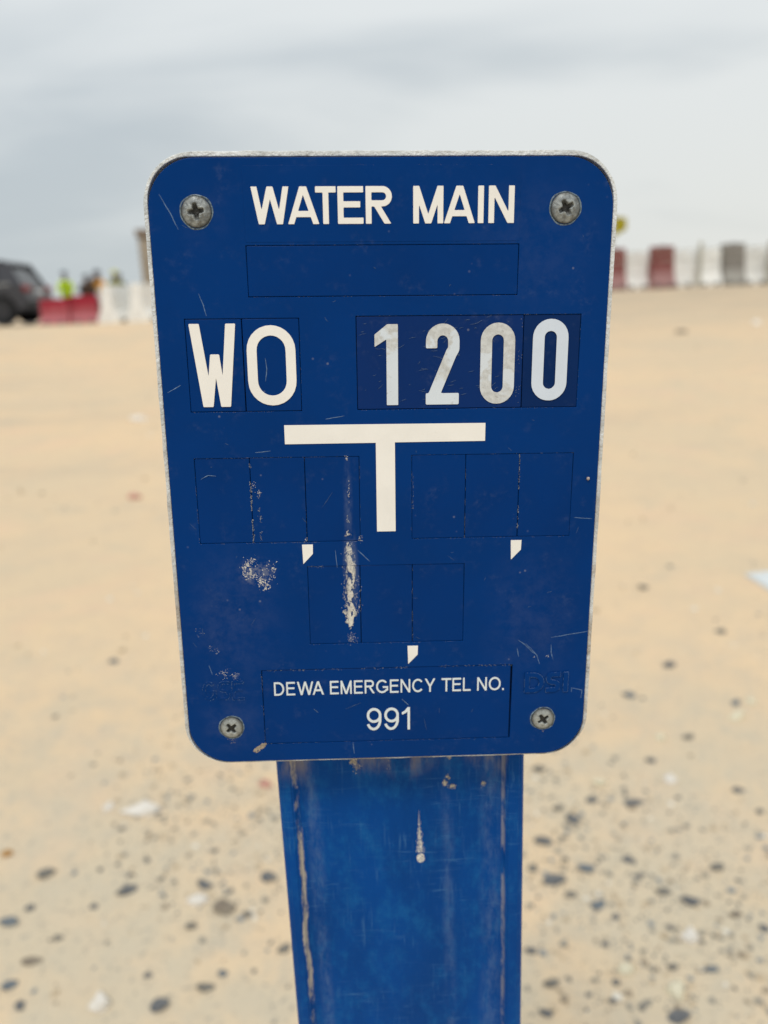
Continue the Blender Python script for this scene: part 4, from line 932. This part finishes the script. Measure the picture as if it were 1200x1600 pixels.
link('backing_lip', curve_mesh('backing_lip', [lip_out, lip_in], -5.2, -0.9, 0.22, 2), M_GALV, ROOT, PL)
link('backing_plate', curve_mesh('backing_plate', [rrect(-71.3, -100.7, 71.3, 101.2, 15, 14)], -6.4, -5.25, 0.1, 1), M_GALV, ROOT, PL)
# thin white-ish chipped coat on the outer edge
# ---- screws
def screw_mesh(R, dome, seed, corr):
    nr, na = 26, 72
    V = []; F = []
    for j in range(nr + 1):
        r = R * (j / nr) ** 0.85
        for i in range(na):
            a = 2 * math.pi * i / na; x, y = r * math.cos(a), r * math.sin(a)
            z = 0.35 + dome * (1 - (r / R) ** 2.4)
            # cross recess
            ca = min(abs(x), abs(y)); cb = max(abs(x), abs(y)); ww = 0.15 * R * (1.5 - cb / R)
            inn = max(0, min(1, (ww - ca) / (0.07 * R))) * max(0, min(1, (0.56 * R - cb) / (0.08 * R)))
            inn = max(inn, max(0, min(1, (0.20 * R - math.hypot(x, y)) / (0.08 * R))))
            z = max(z - inn * (2.1 - 1.2 * cb / (0.5 * R)), min(z, 0.10))
            V.append((x, y, z))
    ze = np.array(V)
    if corr:
        nn = fbm(ze[:, 0] + seed * 9, ze[:, 1], 1.6, 4, seed); mask = np.clip((R * 0.55 - np.abs(np.hypot(ze[:, 0], ze[:, 1] + R * .35) - 0)) / R * 3, 0, 1)
        ze[:, 2] += nn * 0.30 * corr + mask * np.clip(fbm(ze[:, 0], ze[:, 1] + seed, 2.4, 3, seed + 5), 0, 1) * 1.6 * corr
    V = ze.tolist()
    for j in range(nr):
        for i in range(na):
            a, b = j * na + i, j * na + (i + 1) % na; F.append((a, b, b + na, a + na))
    k = len(V)
    for i in range(na):
        x, y = V[nr * na + i][0], V[nr * na + i][1]; V.append((x * 1.01, y * 1.01, -0.35))
    for i in range(na):
        a, b = nr * na + i, nr * na + (i + 1) % na; F.append((a, b, k + (i + 1) % na, k + i))
    me = bpy.data.meshes.new('screw'); me.from_pydata([tuple(q * 0.001 for q in v) for v in V], [], F)
    me.polygons.foreach_set('use_smooth', [True] * len(me.polygons)); return me
def screw_mat(name, a, b, dirt, metal):
    t = NT(name, 0.5, 0.5, metal)
    c = t.mix(t.rng(t.noise(500, 5, 0.7), 0.35, 0.65), a, b)
    c = t.mix(t.m('MULTIPLY', t.rng(t.noise(900, 5, 0.75), 0.50, 0.66), dirt), c, (0.16, 0.14, 0.11))
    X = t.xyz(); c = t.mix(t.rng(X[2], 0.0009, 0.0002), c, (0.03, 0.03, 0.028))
    t.color(c); t.rough(t.rng(t.noise(700, 3), 0.3, 0.7, 0.35, 0.65)); t.bump(t.noise(1500, 4, 0.7), 0.5, 0.0004)
    return t.mat
MS1 = screw_mat('corroded_zinc', (0.36, 0.38, 0.37), (0.17, 0.185, 0.19), 0.75, 0.4); MS2 = screw_mat('dull_zinc', (0.42, 0.44, 0.42), (0.30, 0.32, 0.31), 0.45, 0.35)
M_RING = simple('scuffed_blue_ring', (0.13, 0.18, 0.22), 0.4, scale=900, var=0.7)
for (x, y, R, dome, rot, corr, mt, lab) in ((-55.8, 84.5, 4.5, 1.35, 8, 1.0, MS1, 'corroded screw caked with grit, top left'), (55.3, 85.0, 4.45, 1.4, 28, 0.35, MS1, 'tarnished screw, top right'),
                                       (-55.1, -86.3, 4.0, 0.9, 40, 0.12, MS2, None), (55.4, -86.0, 4.0, 0.9, 35, 0.12, MS2, None)):
    lc = PL @ Matrix.Translation((x * .001, y * .001, 0)) @ Matrix.Rotation(math.radians(rot), 4, 'Z')
    o = link('screw', screw_mesh(R, dome, int(abs(x)), corr), mt, ROOT, lc)
    if lab: o['label'] = lab
    # the plastic pressed up round the head
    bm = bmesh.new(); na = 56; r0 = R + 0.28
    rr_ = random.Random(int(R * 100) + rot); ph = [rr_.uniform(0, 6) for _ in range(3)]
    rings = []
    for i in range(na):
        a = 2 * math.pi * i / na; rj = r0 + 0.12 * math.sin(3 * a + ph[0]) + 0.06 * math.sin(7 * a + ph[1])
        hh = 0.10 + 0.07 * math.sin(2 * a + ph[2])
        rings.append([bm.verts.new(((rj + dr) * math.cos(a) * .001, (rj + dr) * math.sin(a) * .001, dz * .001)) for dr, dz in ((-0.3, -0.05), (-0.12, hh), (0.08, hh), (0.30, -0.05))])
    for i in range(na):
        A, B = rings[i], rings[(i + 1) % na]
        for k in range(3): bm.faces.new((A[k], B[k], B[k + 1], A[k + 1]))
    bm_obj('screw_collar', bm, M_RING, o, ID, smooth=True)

# ---- wear on the face: real flecks of dried splash, chips and fine scratches, plus painted letter-edge highlights
def fleck_obj(name, pts, mat, z=0.02, local=PL, parent=ROOT, label=None, axis_xz=False):
    """pts: (x, y, size mm, stretch, angle); every fleck an irregular flat chip a few hundredths of a mm thick"""
    r = random.Random(len(pts)); V = []; F = []
    for (x, y, s_, st, an) in pts:
        n_ = r.choice((5, 6, 7)); k = len(V); ca, sa = math.cos(an), math.sin(an)
        V.append((x, y, z + 0.05 + s_ * 0.05))
        for i in range(n_):
            a = 2 * math.pi * i / n_; q = s_ * r.uniform(0.5, 1.1); u, v = q * math.cos(a) * st, q * math.sin(a)
            V.append((x + u * ca - v * sa, y + u * sa + v * ca, z))
        for i in range(n_): F.append((k, k + 1 + i, k + 1 + (i + 1) % n_))
    if axis_xz: V = [(x, -zz_, y) for x, y, zz_ in V]
    me = bpy.data.meshes.new(name); me.from_pydata([tuple(q * 0.001 for q in v) for v in V], [], F)
    o = link(name, me, mat, parent, local); o['kind'] = 'stuff'
    if label: o['label'] = label
    return o
M_DROP = simple('dried_splash', (0.66, 0.63, 0.57), 0.9, var=0.15, scale=700)
M_GRIT = simple('brown_grime', (0.33, 0.27, 0.20), 0.95, var=0.3, scale=700)
M_SCR_HILITE = simple('scratch_and_highlight_plastic', (0.11, 0.19, 0.32), 0.6, var=0.3, scale=900)  # for the scratches and for the highlight painted on the raised letter edges
M_SCR2 = simple('deep_scratch_plastic', (0.42, 0.45, 0.48), 0.6, var=0.3, scale=900)
nrm = np.random.RandomState(11)
P = []
for _ in range(24000):                     # the long splash under the T
    y = nrm.uniform(-49, 2); t_ = (2 - y) / 51
    xc = -12.0 + 0.6 * math.sin(y * .11) + (0.4 if y < -40 else 0) - max(0, -(y + 34)) * 0.09
    hw = 0.25 + 2.2 * max(0, min(1, t_ * 1.25)) ** 1.0 * (1 if y > -43 else max(0.15, (y + 50) / 7.5))
    x = xc + nrm.normal() * hw * 0.42
    dens = 0.02 + 0.98 * max(0, min(1, (t_ - 0.25) * 1.9)) ** 1.3
    nv = float(fbm(np.array([x]), np.array([y * .55]), 1.1, 3, 4)[0])
    hole = math.hypot((x + 10.3) / 1.0, (y + 38) / 6.0) < 1
    if nrm.rand() < dens and nv > -0.06 + 0.12 * (t_ < 0.45) and not (hole and nrm.rand() < 0.9): P.append((x, y, nrm.uniform(0.035, 0.13), nrm.uniform(0.8, 1.8), nrm.uniform(1.2, 1.9)))
for (bx_, by_, r_, n_) in ((-14.3, -44, 0.5, 60), (-13.6, -47.5, 0.5, 60), (-12.4, -49.5, .5, 22), (-12, -53.6, 1.3, 60), (-8.5, -18.2, .8, 26), (-26.6, -17.9, .5, 14), (-12.5, 9.2, .5, 18)):
    for _ in range(n_): P.append((bx_ + nrm.normal() * r_ * .6, by_ + nrm.normal() * r_ * .8, nrm.uniform(.04, .16), 1.2, nrm.uniform(0, 3)))
fleck_obj('dried_splash', P, M_DROP, label='long pale dried splash running down under the T')
P = []
for (bx_, by_, r_, n_) in ((-46.6, -27.4, 1.8, 220), (-44.4, -28.8, 1.9, 200), (-41.0, -34.2, 1.5, 130), (-42.4, -32.2, 1.2, 80), (-47.6, -30.6, 0.7, 40), (-38.3, -28.6, 1.6, 70), (-41.5, -29.5, 1.2, 50), (-44.6, -23.8, 0.8, 30), (-39.5, -32, 1.8, 30)):
    for _ in range(n_):
        x, y = bx_ + nrm.normal() * r_ * .6, by_ + nrm.normal() * r_ * .75
        if float(fbm(np.array([x]), np.array([y]), .9, 2, 8)[0]) > -0.04: P.append((x, y, nrm.uniform(.03, .17), nrm.uniform(1, 2.6), nrm.uniform(0, 3)))
for (bx_, by_, r_, n_) in ((-56.5, -65.5, 1.8, 45), (-52.6, -66.6, 1.5, 45), (-61, -56, 1.6, 12), (-64, -50, 1.8, 9), (-58.5, -57.6, .9, 12), (51.5, -62.0, .35, 8), (56.2, -62.0, .45, 14), (-41.2, -2, .9, 26), (-43.1, .8, .9, 18)):
    for _ in range(n_): P.append((bx_ + nrm.normal() * r_ * .6, by_ + nrm.normal() * r_ * .6, nrm.uniform(.03, .13), nrm.uniform(1, 2), nrm.uniform(0, 3)))
fleck_obj('paint_splash', P, M_DROP, label='pale speckled splash low on the left of the plate')
P = []      # dust caught along the tile joints
def along(x0, y0, x1, y1, n_, jit, s0, s1):
    an = math.atan2(y1 - y0, x1 - x0)
    for _ in range(int(n_ * (.45 if jit < .1 else .8))):
        f = nrm.rand(); x = x0 + (x1 - x0) * f; y = y0 + (y1 - y0) * f
        if float(fbm(np.array([x * 1.0 + 3]), np.array([y]), .35, 3, 14)[0]) < -0.02: continue
        P.append((x + nrm.normal() * jit * abs(math.sin(an)), y + nrm.normal() * jit * abs(math.cos(an)), nrm.uniform(s0, s1), nrm.uniform(1.5, 4), an))
def thin(x0, y0, x1, y1, n_=70): along(x0, y0, x1, y1, int(n_ * 2.6), 0.045, 0.018, 0.045)
thin(-61.7, -18.95, -8.5, -18.95, 300); thin(-61.75, -18.8, -61.75, 9.8, 110); thin(-61.7, 9.85, -8.5, 9.85, 110); thin(-8.4, -18.8, -8.4, 9.8, 70)
along(-44.0, -18.6, -44.0, 8, 200, .18, .04, .12); along(-41.3, -18, -41.5, -3, 110, .25, .04, .12); thin(-26.3, -18, -26.3, 9.6, 40)
thin(26.3, -18.2, 26.3, 9.8, 190); along(44.0, -17.5, 44.0, 9.6, 260, .12, .03, .09); thin(8.5, -18.2, 8.5, 9.8, 60); along(9.0, -8, 9.0, 4, 40, .25, .03, .09); thin(8.6, -18.45, 61.7, -18.45, 150); thin(8.6, 9.95, 61.7, 9.95, 70)
along(-26.4, -27.4, -10, -27.6, 70, .2, .03, .09); along(8.8, -55, 8.8, -28, 90, .12, .03, .08); thin(-26.5, -55.6, 26.4, -55.6, 150); along(-8.7, -55, -8.7, -48, 18, .3, .03, .09)
along(-43.6, -65.1, 43.8, -64.9, 240, .2, .03, .10); thin(-43.6, -93.2, 43.8, -93.2, 180); thin(-43.6, -93, -43.6, -65, 140); along(-44.2, -80, -44.0, -66, 26, .25, .03, .1)
thin(-41.7, 59.75, 41.6, 59.75, 160); thin(-41.7, 74.95, 41.6, 74.95, 90); thin(-61.7, 24.6, -26.4, 24.6, 90); thin(-8.8, 53.95, 61.9, 53.95, 90); thin(-8.8, 24.7, 61.9, 24.7, 90)
thin(-26.3, 24.7, -26.3, 53.5, 30); thin(-41.7, 97.4, 41.5, 97.4, 60); along(42.6, 25, 42.9, 53, 60, .5, .03, .1); thin(61.9, 25, 61.9, 54, 30)
fleck_obj('joint_dust', P, simple('joint_dust', (0.27, 0.29, 0.31), 0.9, var=0.3, scale=600))
# edge highlight of the raised letters, painted on as pale flecks along their outlines
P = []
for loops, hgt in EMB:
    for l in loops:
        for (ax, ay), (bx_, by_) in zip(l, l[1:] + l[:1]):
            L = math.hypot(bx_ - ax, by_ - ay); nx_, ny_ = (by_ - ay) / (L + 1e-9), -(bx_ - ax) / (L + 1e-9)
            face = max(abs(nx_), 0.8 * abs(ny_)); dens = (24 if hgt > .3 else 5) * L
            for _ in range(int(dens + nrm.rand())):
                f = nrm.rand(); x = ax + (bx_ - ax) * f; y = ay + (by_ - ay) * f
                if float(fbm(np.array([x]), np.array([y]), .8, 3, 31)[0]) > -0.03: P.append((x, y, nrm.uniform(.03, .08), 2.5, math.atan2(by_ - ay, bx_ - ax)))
fleck_obj('letter_edge_highlight', P, M_SCR_HILITE, z=0.44)
# scratches: narrow raised burrs
def scratches(name, paths, mat, wd, label=None):
    V = []; F = []
    for p in paths:
        q = []
        for (a, b) in zip(p, p[1:]):
            for k in range(5): q.append((a[0] + (b[0] - a[0]) * k / 5 + nrm.normal() * .03, a[1] + (b[1] - a[1]) * k / 5 + nrm.normal() * .03))
        q.append(p[-1]); n_ = len(q)
        for i, (x, y) in enumerate(q):
            a = q[max(0, i - 1)]; b = q[min(n_ - 1, i + 1)]; L = math.hypot(b[0] - a[0], b[1] - a[1]) + 1e-6; nx_, ny_ = -(b[1] - a[1]) / L, (b[0] - a[0]) / L
            w_ = wd * (0.25 + 0.75 * math.sin(math.pi * (i + .5) / n_)) * nrm.uniform(.6, 1.1); k = len(V)
            V += [(x - nx_ * w_, y - ny_ * w_, 0.012), (x, y, 0.04), (x + nx_ * w_, y + ny_ * w_, 0.012)]
            if i: F += [(k - 3, k, k + 1, k - 2), (k - 2, k + 1, k + 2, k - 1)]
    me = bpy.data.meshes.new(name); me.from_pydata([tuple(c_ * .001 for c_ in v) for v in V], [], F)
    o = link(name, me, mat, ROOT, PL); o['kind'] = 'stuff'
    if label: o['label'] = label
paths = [[(-56.8, 61), (-55.5, 57.5), (-54.8, 54.2)], [(-66.5, 89.5), (-63.5, 84), (-61.5, 79.5)], [(-68.5, 31), (-66, 32.3), (-64.2, 33.3)], [(-60, 3), (-57.5, 4.3), (-55, 4)],
         [(45.5, -55.5), (48, -57.5), (51.5, -61)], [(48.3, -57), (52.3, -61.5), (53.5, -65)], [(57.2, -57.5), (57.4, -61), (58.2, -63.5)], [(45.2, -58.5), (46, -62)], [(65, -74.3), (69, -75.3), (68.8, -78.5)], [(65.2, -74.3), (65.2, -76.0)],
         [(57, -55), (66, -53.6), (70, -53)], [(-37.3, 41.3), (-37.0, 38.0), (-37.6, 34.2)], [(-12.5, -93.5), (-12.1, -98)], [(-61.5, -62.5), (-60.6, -66)], [(5.0, -77), (7.5, -79.5)], [(-26, -80), (-24.5, -81.5)],
         [(-19, 22), (-13, 23)], [(-42, 11.5), (-37, 12)], [(63, -12), (69, -12.6)], [(-9.5, -22), (-5.5, -26)], [(-17, -22), (-16.5, -28)]]
scratches('scratch_marks', paths, M_SCR_HILITE, 0.13)
pn = []
for _ in range(45):
    x, y = nrm.uniform(-68, 68), nrm.uniform(-97, 97); a = nrm.uniform(0, 3.1); L = nrm.uniform(.5, 3.2) * (1 if nrm.rand() < .8 else 2.2)
    pn.append([(x, y), (x + math.cos(a) * L / 2, y + math.sin(a) * L / 2 + nrm.normal() * .1), (x + math.cos(a) * L, y + math.sin(a) * L)])
for _ in range(70):
    x, y = nrm.uniform(-8, 42), nrm.uniform(26, 53); a = nrm.uniform(-.3, .9); L = nrm.uniform(.5, 3)
    pn.append([(x, y), (x + math.cos(a) * L / 2, y + math.sin(a) * L / 2 + nrm.normal() * .1), (x + math.cos(a) * L, y + math.sin(a) * L)])
scratches('fine_scratches', pn, simple('fine_scratch_plastic', (0.06, 0.11, 0.20), 0.6, scale=900), 0.06)
# pale chip at the right and grime plug at the corner of the telephone tile
M_CHIP = simple('chip_core_plastic', (0.42, 0.36, 0.33), 0.9, var=0.7, scale=1500)
bm = bmesh.new(); bmesh.ops.create_icosphere(bm, subdivisions=2, radius=0.0006)
rr_ = random.Random(4)
for v in bm.verts: v.co *= rr_.uniform(.7, 1.15)
bm_obj('plastic_chip', bm, M_CHIP, ROOT, PL @ Matrix.Translation((.0668, .0013, .0003)))
P = []
for _ in range(60):
    f = nrm.rand(); P.append((-43.8 - 3.6 * f + nrm.normal() * .35, -93.4 - 2.6 * f + nrm.normal() * .35, nrm.uniform(.1, .5), 1.8, 0.6))
for (bx_, by_, r_, n_) in ((-55, -91.2, 1.4, 30), (55.5, -91, .6, 6)):
    for _ in range(n_): P.append((bx_ + nrm.normal() * r_ * .6, by_ + nrm.normal() * r_ * .4, nrm.uniform(.03, .12), 1.5, nrm.uniform(0, 3)))
fleck_obj('corner_grime', P, M_GRIT, label='brown grime at the lower left corner of the telephone tile')

# ------------------------------------------------------------------ the blue post
XL, XR = -45.1, 50.0
prof = [(XL, 42), (XL, 1.6), (XL + 1.6, 0), (XL + 5.6, 0), (XL + 7.2, 2.6), (XL + 8.6, 3.4), (-20, 3.1), (0, 2.7), (20, 3.0), (XR - 9.6, 3.4), (XR - 8.2, 2.6), (XR - 6.8, 0), (XR - 1.6, 0), (XR, 1.6), (XR, 42)]
inner = [(XR - 3, 42), (XR - 3, 6.5), (0, 6), (XL + 3, 6.5), (XL + 3, 42)]
full = prof + inner
zs_ = list(np.linspace(-120, 930, 60))
V = []; F = []
for z in zs_: V += [(x * .001, y * .001, z * .001) for x, y in full]
n_ = len(full)
for j in range(len(zs_) - 1):
    for i in range(n_): a, b = j * n_ + i, j * n_ + (i + 1) % n_; F.append((a, b, b + n_, a + n_))
F.append(tuple(range(n_))[::-1]); F.append(tuple(range((len(zs_) - 1) * n_, len(zs_) * n_)))
me = bpy.data.meshes.new('post'); me.from_pydata(V, [], F)
bm = bmesh.new(); bm.from_mesh(me); bmesh.ops.recalc_face_normals(bm, faces=bm.faces[:])
long_ = [e_ for e_ in bm.edges if abs(e_.verts[0].co.x - e_.verts[1].co.x) < 1e-7 and abs(e_.verts[0].co.y - e_.verts[1].co.y) < 1e-7 and e_.calc_face_angle(0) > 0.35 and e_.verts[0].co.y < 0.004]
bmesh.ops.bevel(bm, geom=long_, offset=0.0006, segments=3, affect='EDGES'); bm.to_mesh(me); bm.free()
me.polygons.foreach_set('use_smooth', [False] * len(me.polygons))
t = NT('weathered_blue_post_plastic', 0.5, 0.08)
X = t.xyz()
big = t.noise(14, 5, 0.6, vec=t.mapped((1.6, 1, 0.7)))
c = t.mix(t.rng(big, 0.32, 0.68), (0.0002, 0.047, 0.218), (0.0005, 0.062, 0.285))
c = t.mix(t.m('MULTIPLY', t.rng(t.noise(130, 6, 0.75, vec=t.mapped((1, 1, 0.55))), 0.46, 0.74), 0.5), c, (0.010, 0.13, 0.36))
# fibrous crossing scuffs
for rot_, sc_, am in ((0.25, (60, 60, 900), 0.30), (-0.5, (900, 60, 60), 0.22), (0.9, (700, 60, 60), 0.22), (1.35, (60, 60, 800), 0.14)):
    f = t.noise(1.0, 3, 0.6, vec=t.mapped(sc_, rot=(0, rot_, 0)), dist=0.8)
    c = t.mix(t.m('MULTIPLY', t.m('MULTIPLY', t.rng(f, 0.58, 0.74), t.rng(t.noise(40, 3), 0.42, 0.62)), am), c, (0.10, 0.27, 0.48))
# worn vertical bands
for xc, w_, am in ((0.0205, 0.0035, 0.22), (-0.0325, 0.004, 0.35), (0.0375, 0.006, 0.30)):
    d = t.m('ABSOLUTE', t.m('SUBTRACT', t.m('ADD', X[0], t.m('MULTIPLY', t.m('SUBTRACT', t.noise(14, 3), 0.5), 0.006)), xc))
    k = t.m('MULTIPLY', t.rng(d, w_, 0.0), t.rng(t.noise(160, 5, 0.75, vec=t.mapped((1, 1, 0.35))), 0.38, 0.68))
    c = t.mix(t.m('MULTIPLY', k, am * 1.0), c, (0.16, 0.24, 0.38))
# sand-coloured dirt lodged in the left step and the right groove
for xc, w_, amp, hi in ((-0.0386, 0.0012, 0.0030, 0.85), (0.0421, 0.0009, 0.0003, 0.38)):
    wob = t.m('MULTIPLY', t.m('SUBTRACT', t.noise(45, 4, 0.6, vec=t.mapped((0.2, 0.2, 1))), 0.5), amp * 2)
    d = t.m('ABSOLUTE', t.m('SUBTRACT', t.m('ADD', X[0], wob), xc))
    k = t.m('MULTIPLY', t.rng(d, w_, w_ * 0.35), t.rng(t.noise(60, 5, 0.75, vec=t.mapped((1.5, 1, 0.6))), 0.40, 0.56))
    k = t.m('MULTIPLY', k, t.rng(X[2], 0.55, 0.72, 0.45, 1.0))
    c = t.mix(t.m('MULTIPLY', k, hi), c, (0.52, 0.46, 0.36))
# grime washed down from under the plate
top_ = t.rng(t.m('ADD', X[2], t.m('MULTIPLY', t.noise(90, 5, 0.7, vec=t.mapped((1, 1, 0.25))), 0.030)), 0.786, 0.803)
k = t.m('MULTIPLY', top_, t.rng(t.noise(70, 5, 0.7, vec=t.mapped((1, 1, 0.2))), 0.48, 0.62))
c = t.mix(t.m('MULTIPLY', k, 0.6), c, (0.34, 0.28, 0.20))
t.color(c); t.rough(t.rng(big, 0.3, 0.7, 0.42, 0.6)); t.bump(t.noise(220, 5, 0.7), 0.25, 0.0006)
link('post', me, t.mat, ROOT, ID)
# splashes on the post
PF = Matrix.Translation((0, 0.0029, 0))
P = []
for _ in range(420):
    f = nrm.rand() ** 0.6; z = 757 - 20 * f; P.append((9.1 + nrm.normal() * (0.15 + 0.75 * f ** 2), z, nrm.uniform(.05, .2) * (0.5 + f), 1.3, 1.57))
for _ in range(150): a, q = nrm.uniform(0, 6.28), nrm.rand() ** .5 * 1.7; P.append((9.3 + q * math.cos(a) * .9, 734.5 + q * math.sin(a) * 1.2, nrm.uniform(.1, .4), 1, a))
fleck_obj('bird_dropping', P, M_DROP, z=0.15, local=PF, label='teardrop shaped pale splash on the post', axis_xz=True)
P = []
for (bx_, bz_, r_, n_) in ((19.5, 768.5, 1.2, 80), (22.3, 767.0, 1.2, 80), (20.7, 771, .8, 40), (34.5, 767.5, .8, 40), (-15.5, 779.6, 1.5, 160), (-1.5, 779.3, .9, 50), (21.5, 779.8, .8, 30), (-14.5, 777.2, 2.0, 40), (-1.5, 776.5, 1.1, 30)):
    for _ in range(n_): P.append((bx_ + nrm.normal() * r_ * .5, bz_ + nrm.normal() * r_ * .5, nrm.uniform(.06, .32), 1.1, nrm.uniform(0, 3)))
fleck_obj('mud_spots', P, simple('pale_mud', (0.45, 0.40, 0.33), 0.95, var=0.35, scale=600), z=0.12, local=PF, label='pale mud spots near the top of the post', axis_xz=True)
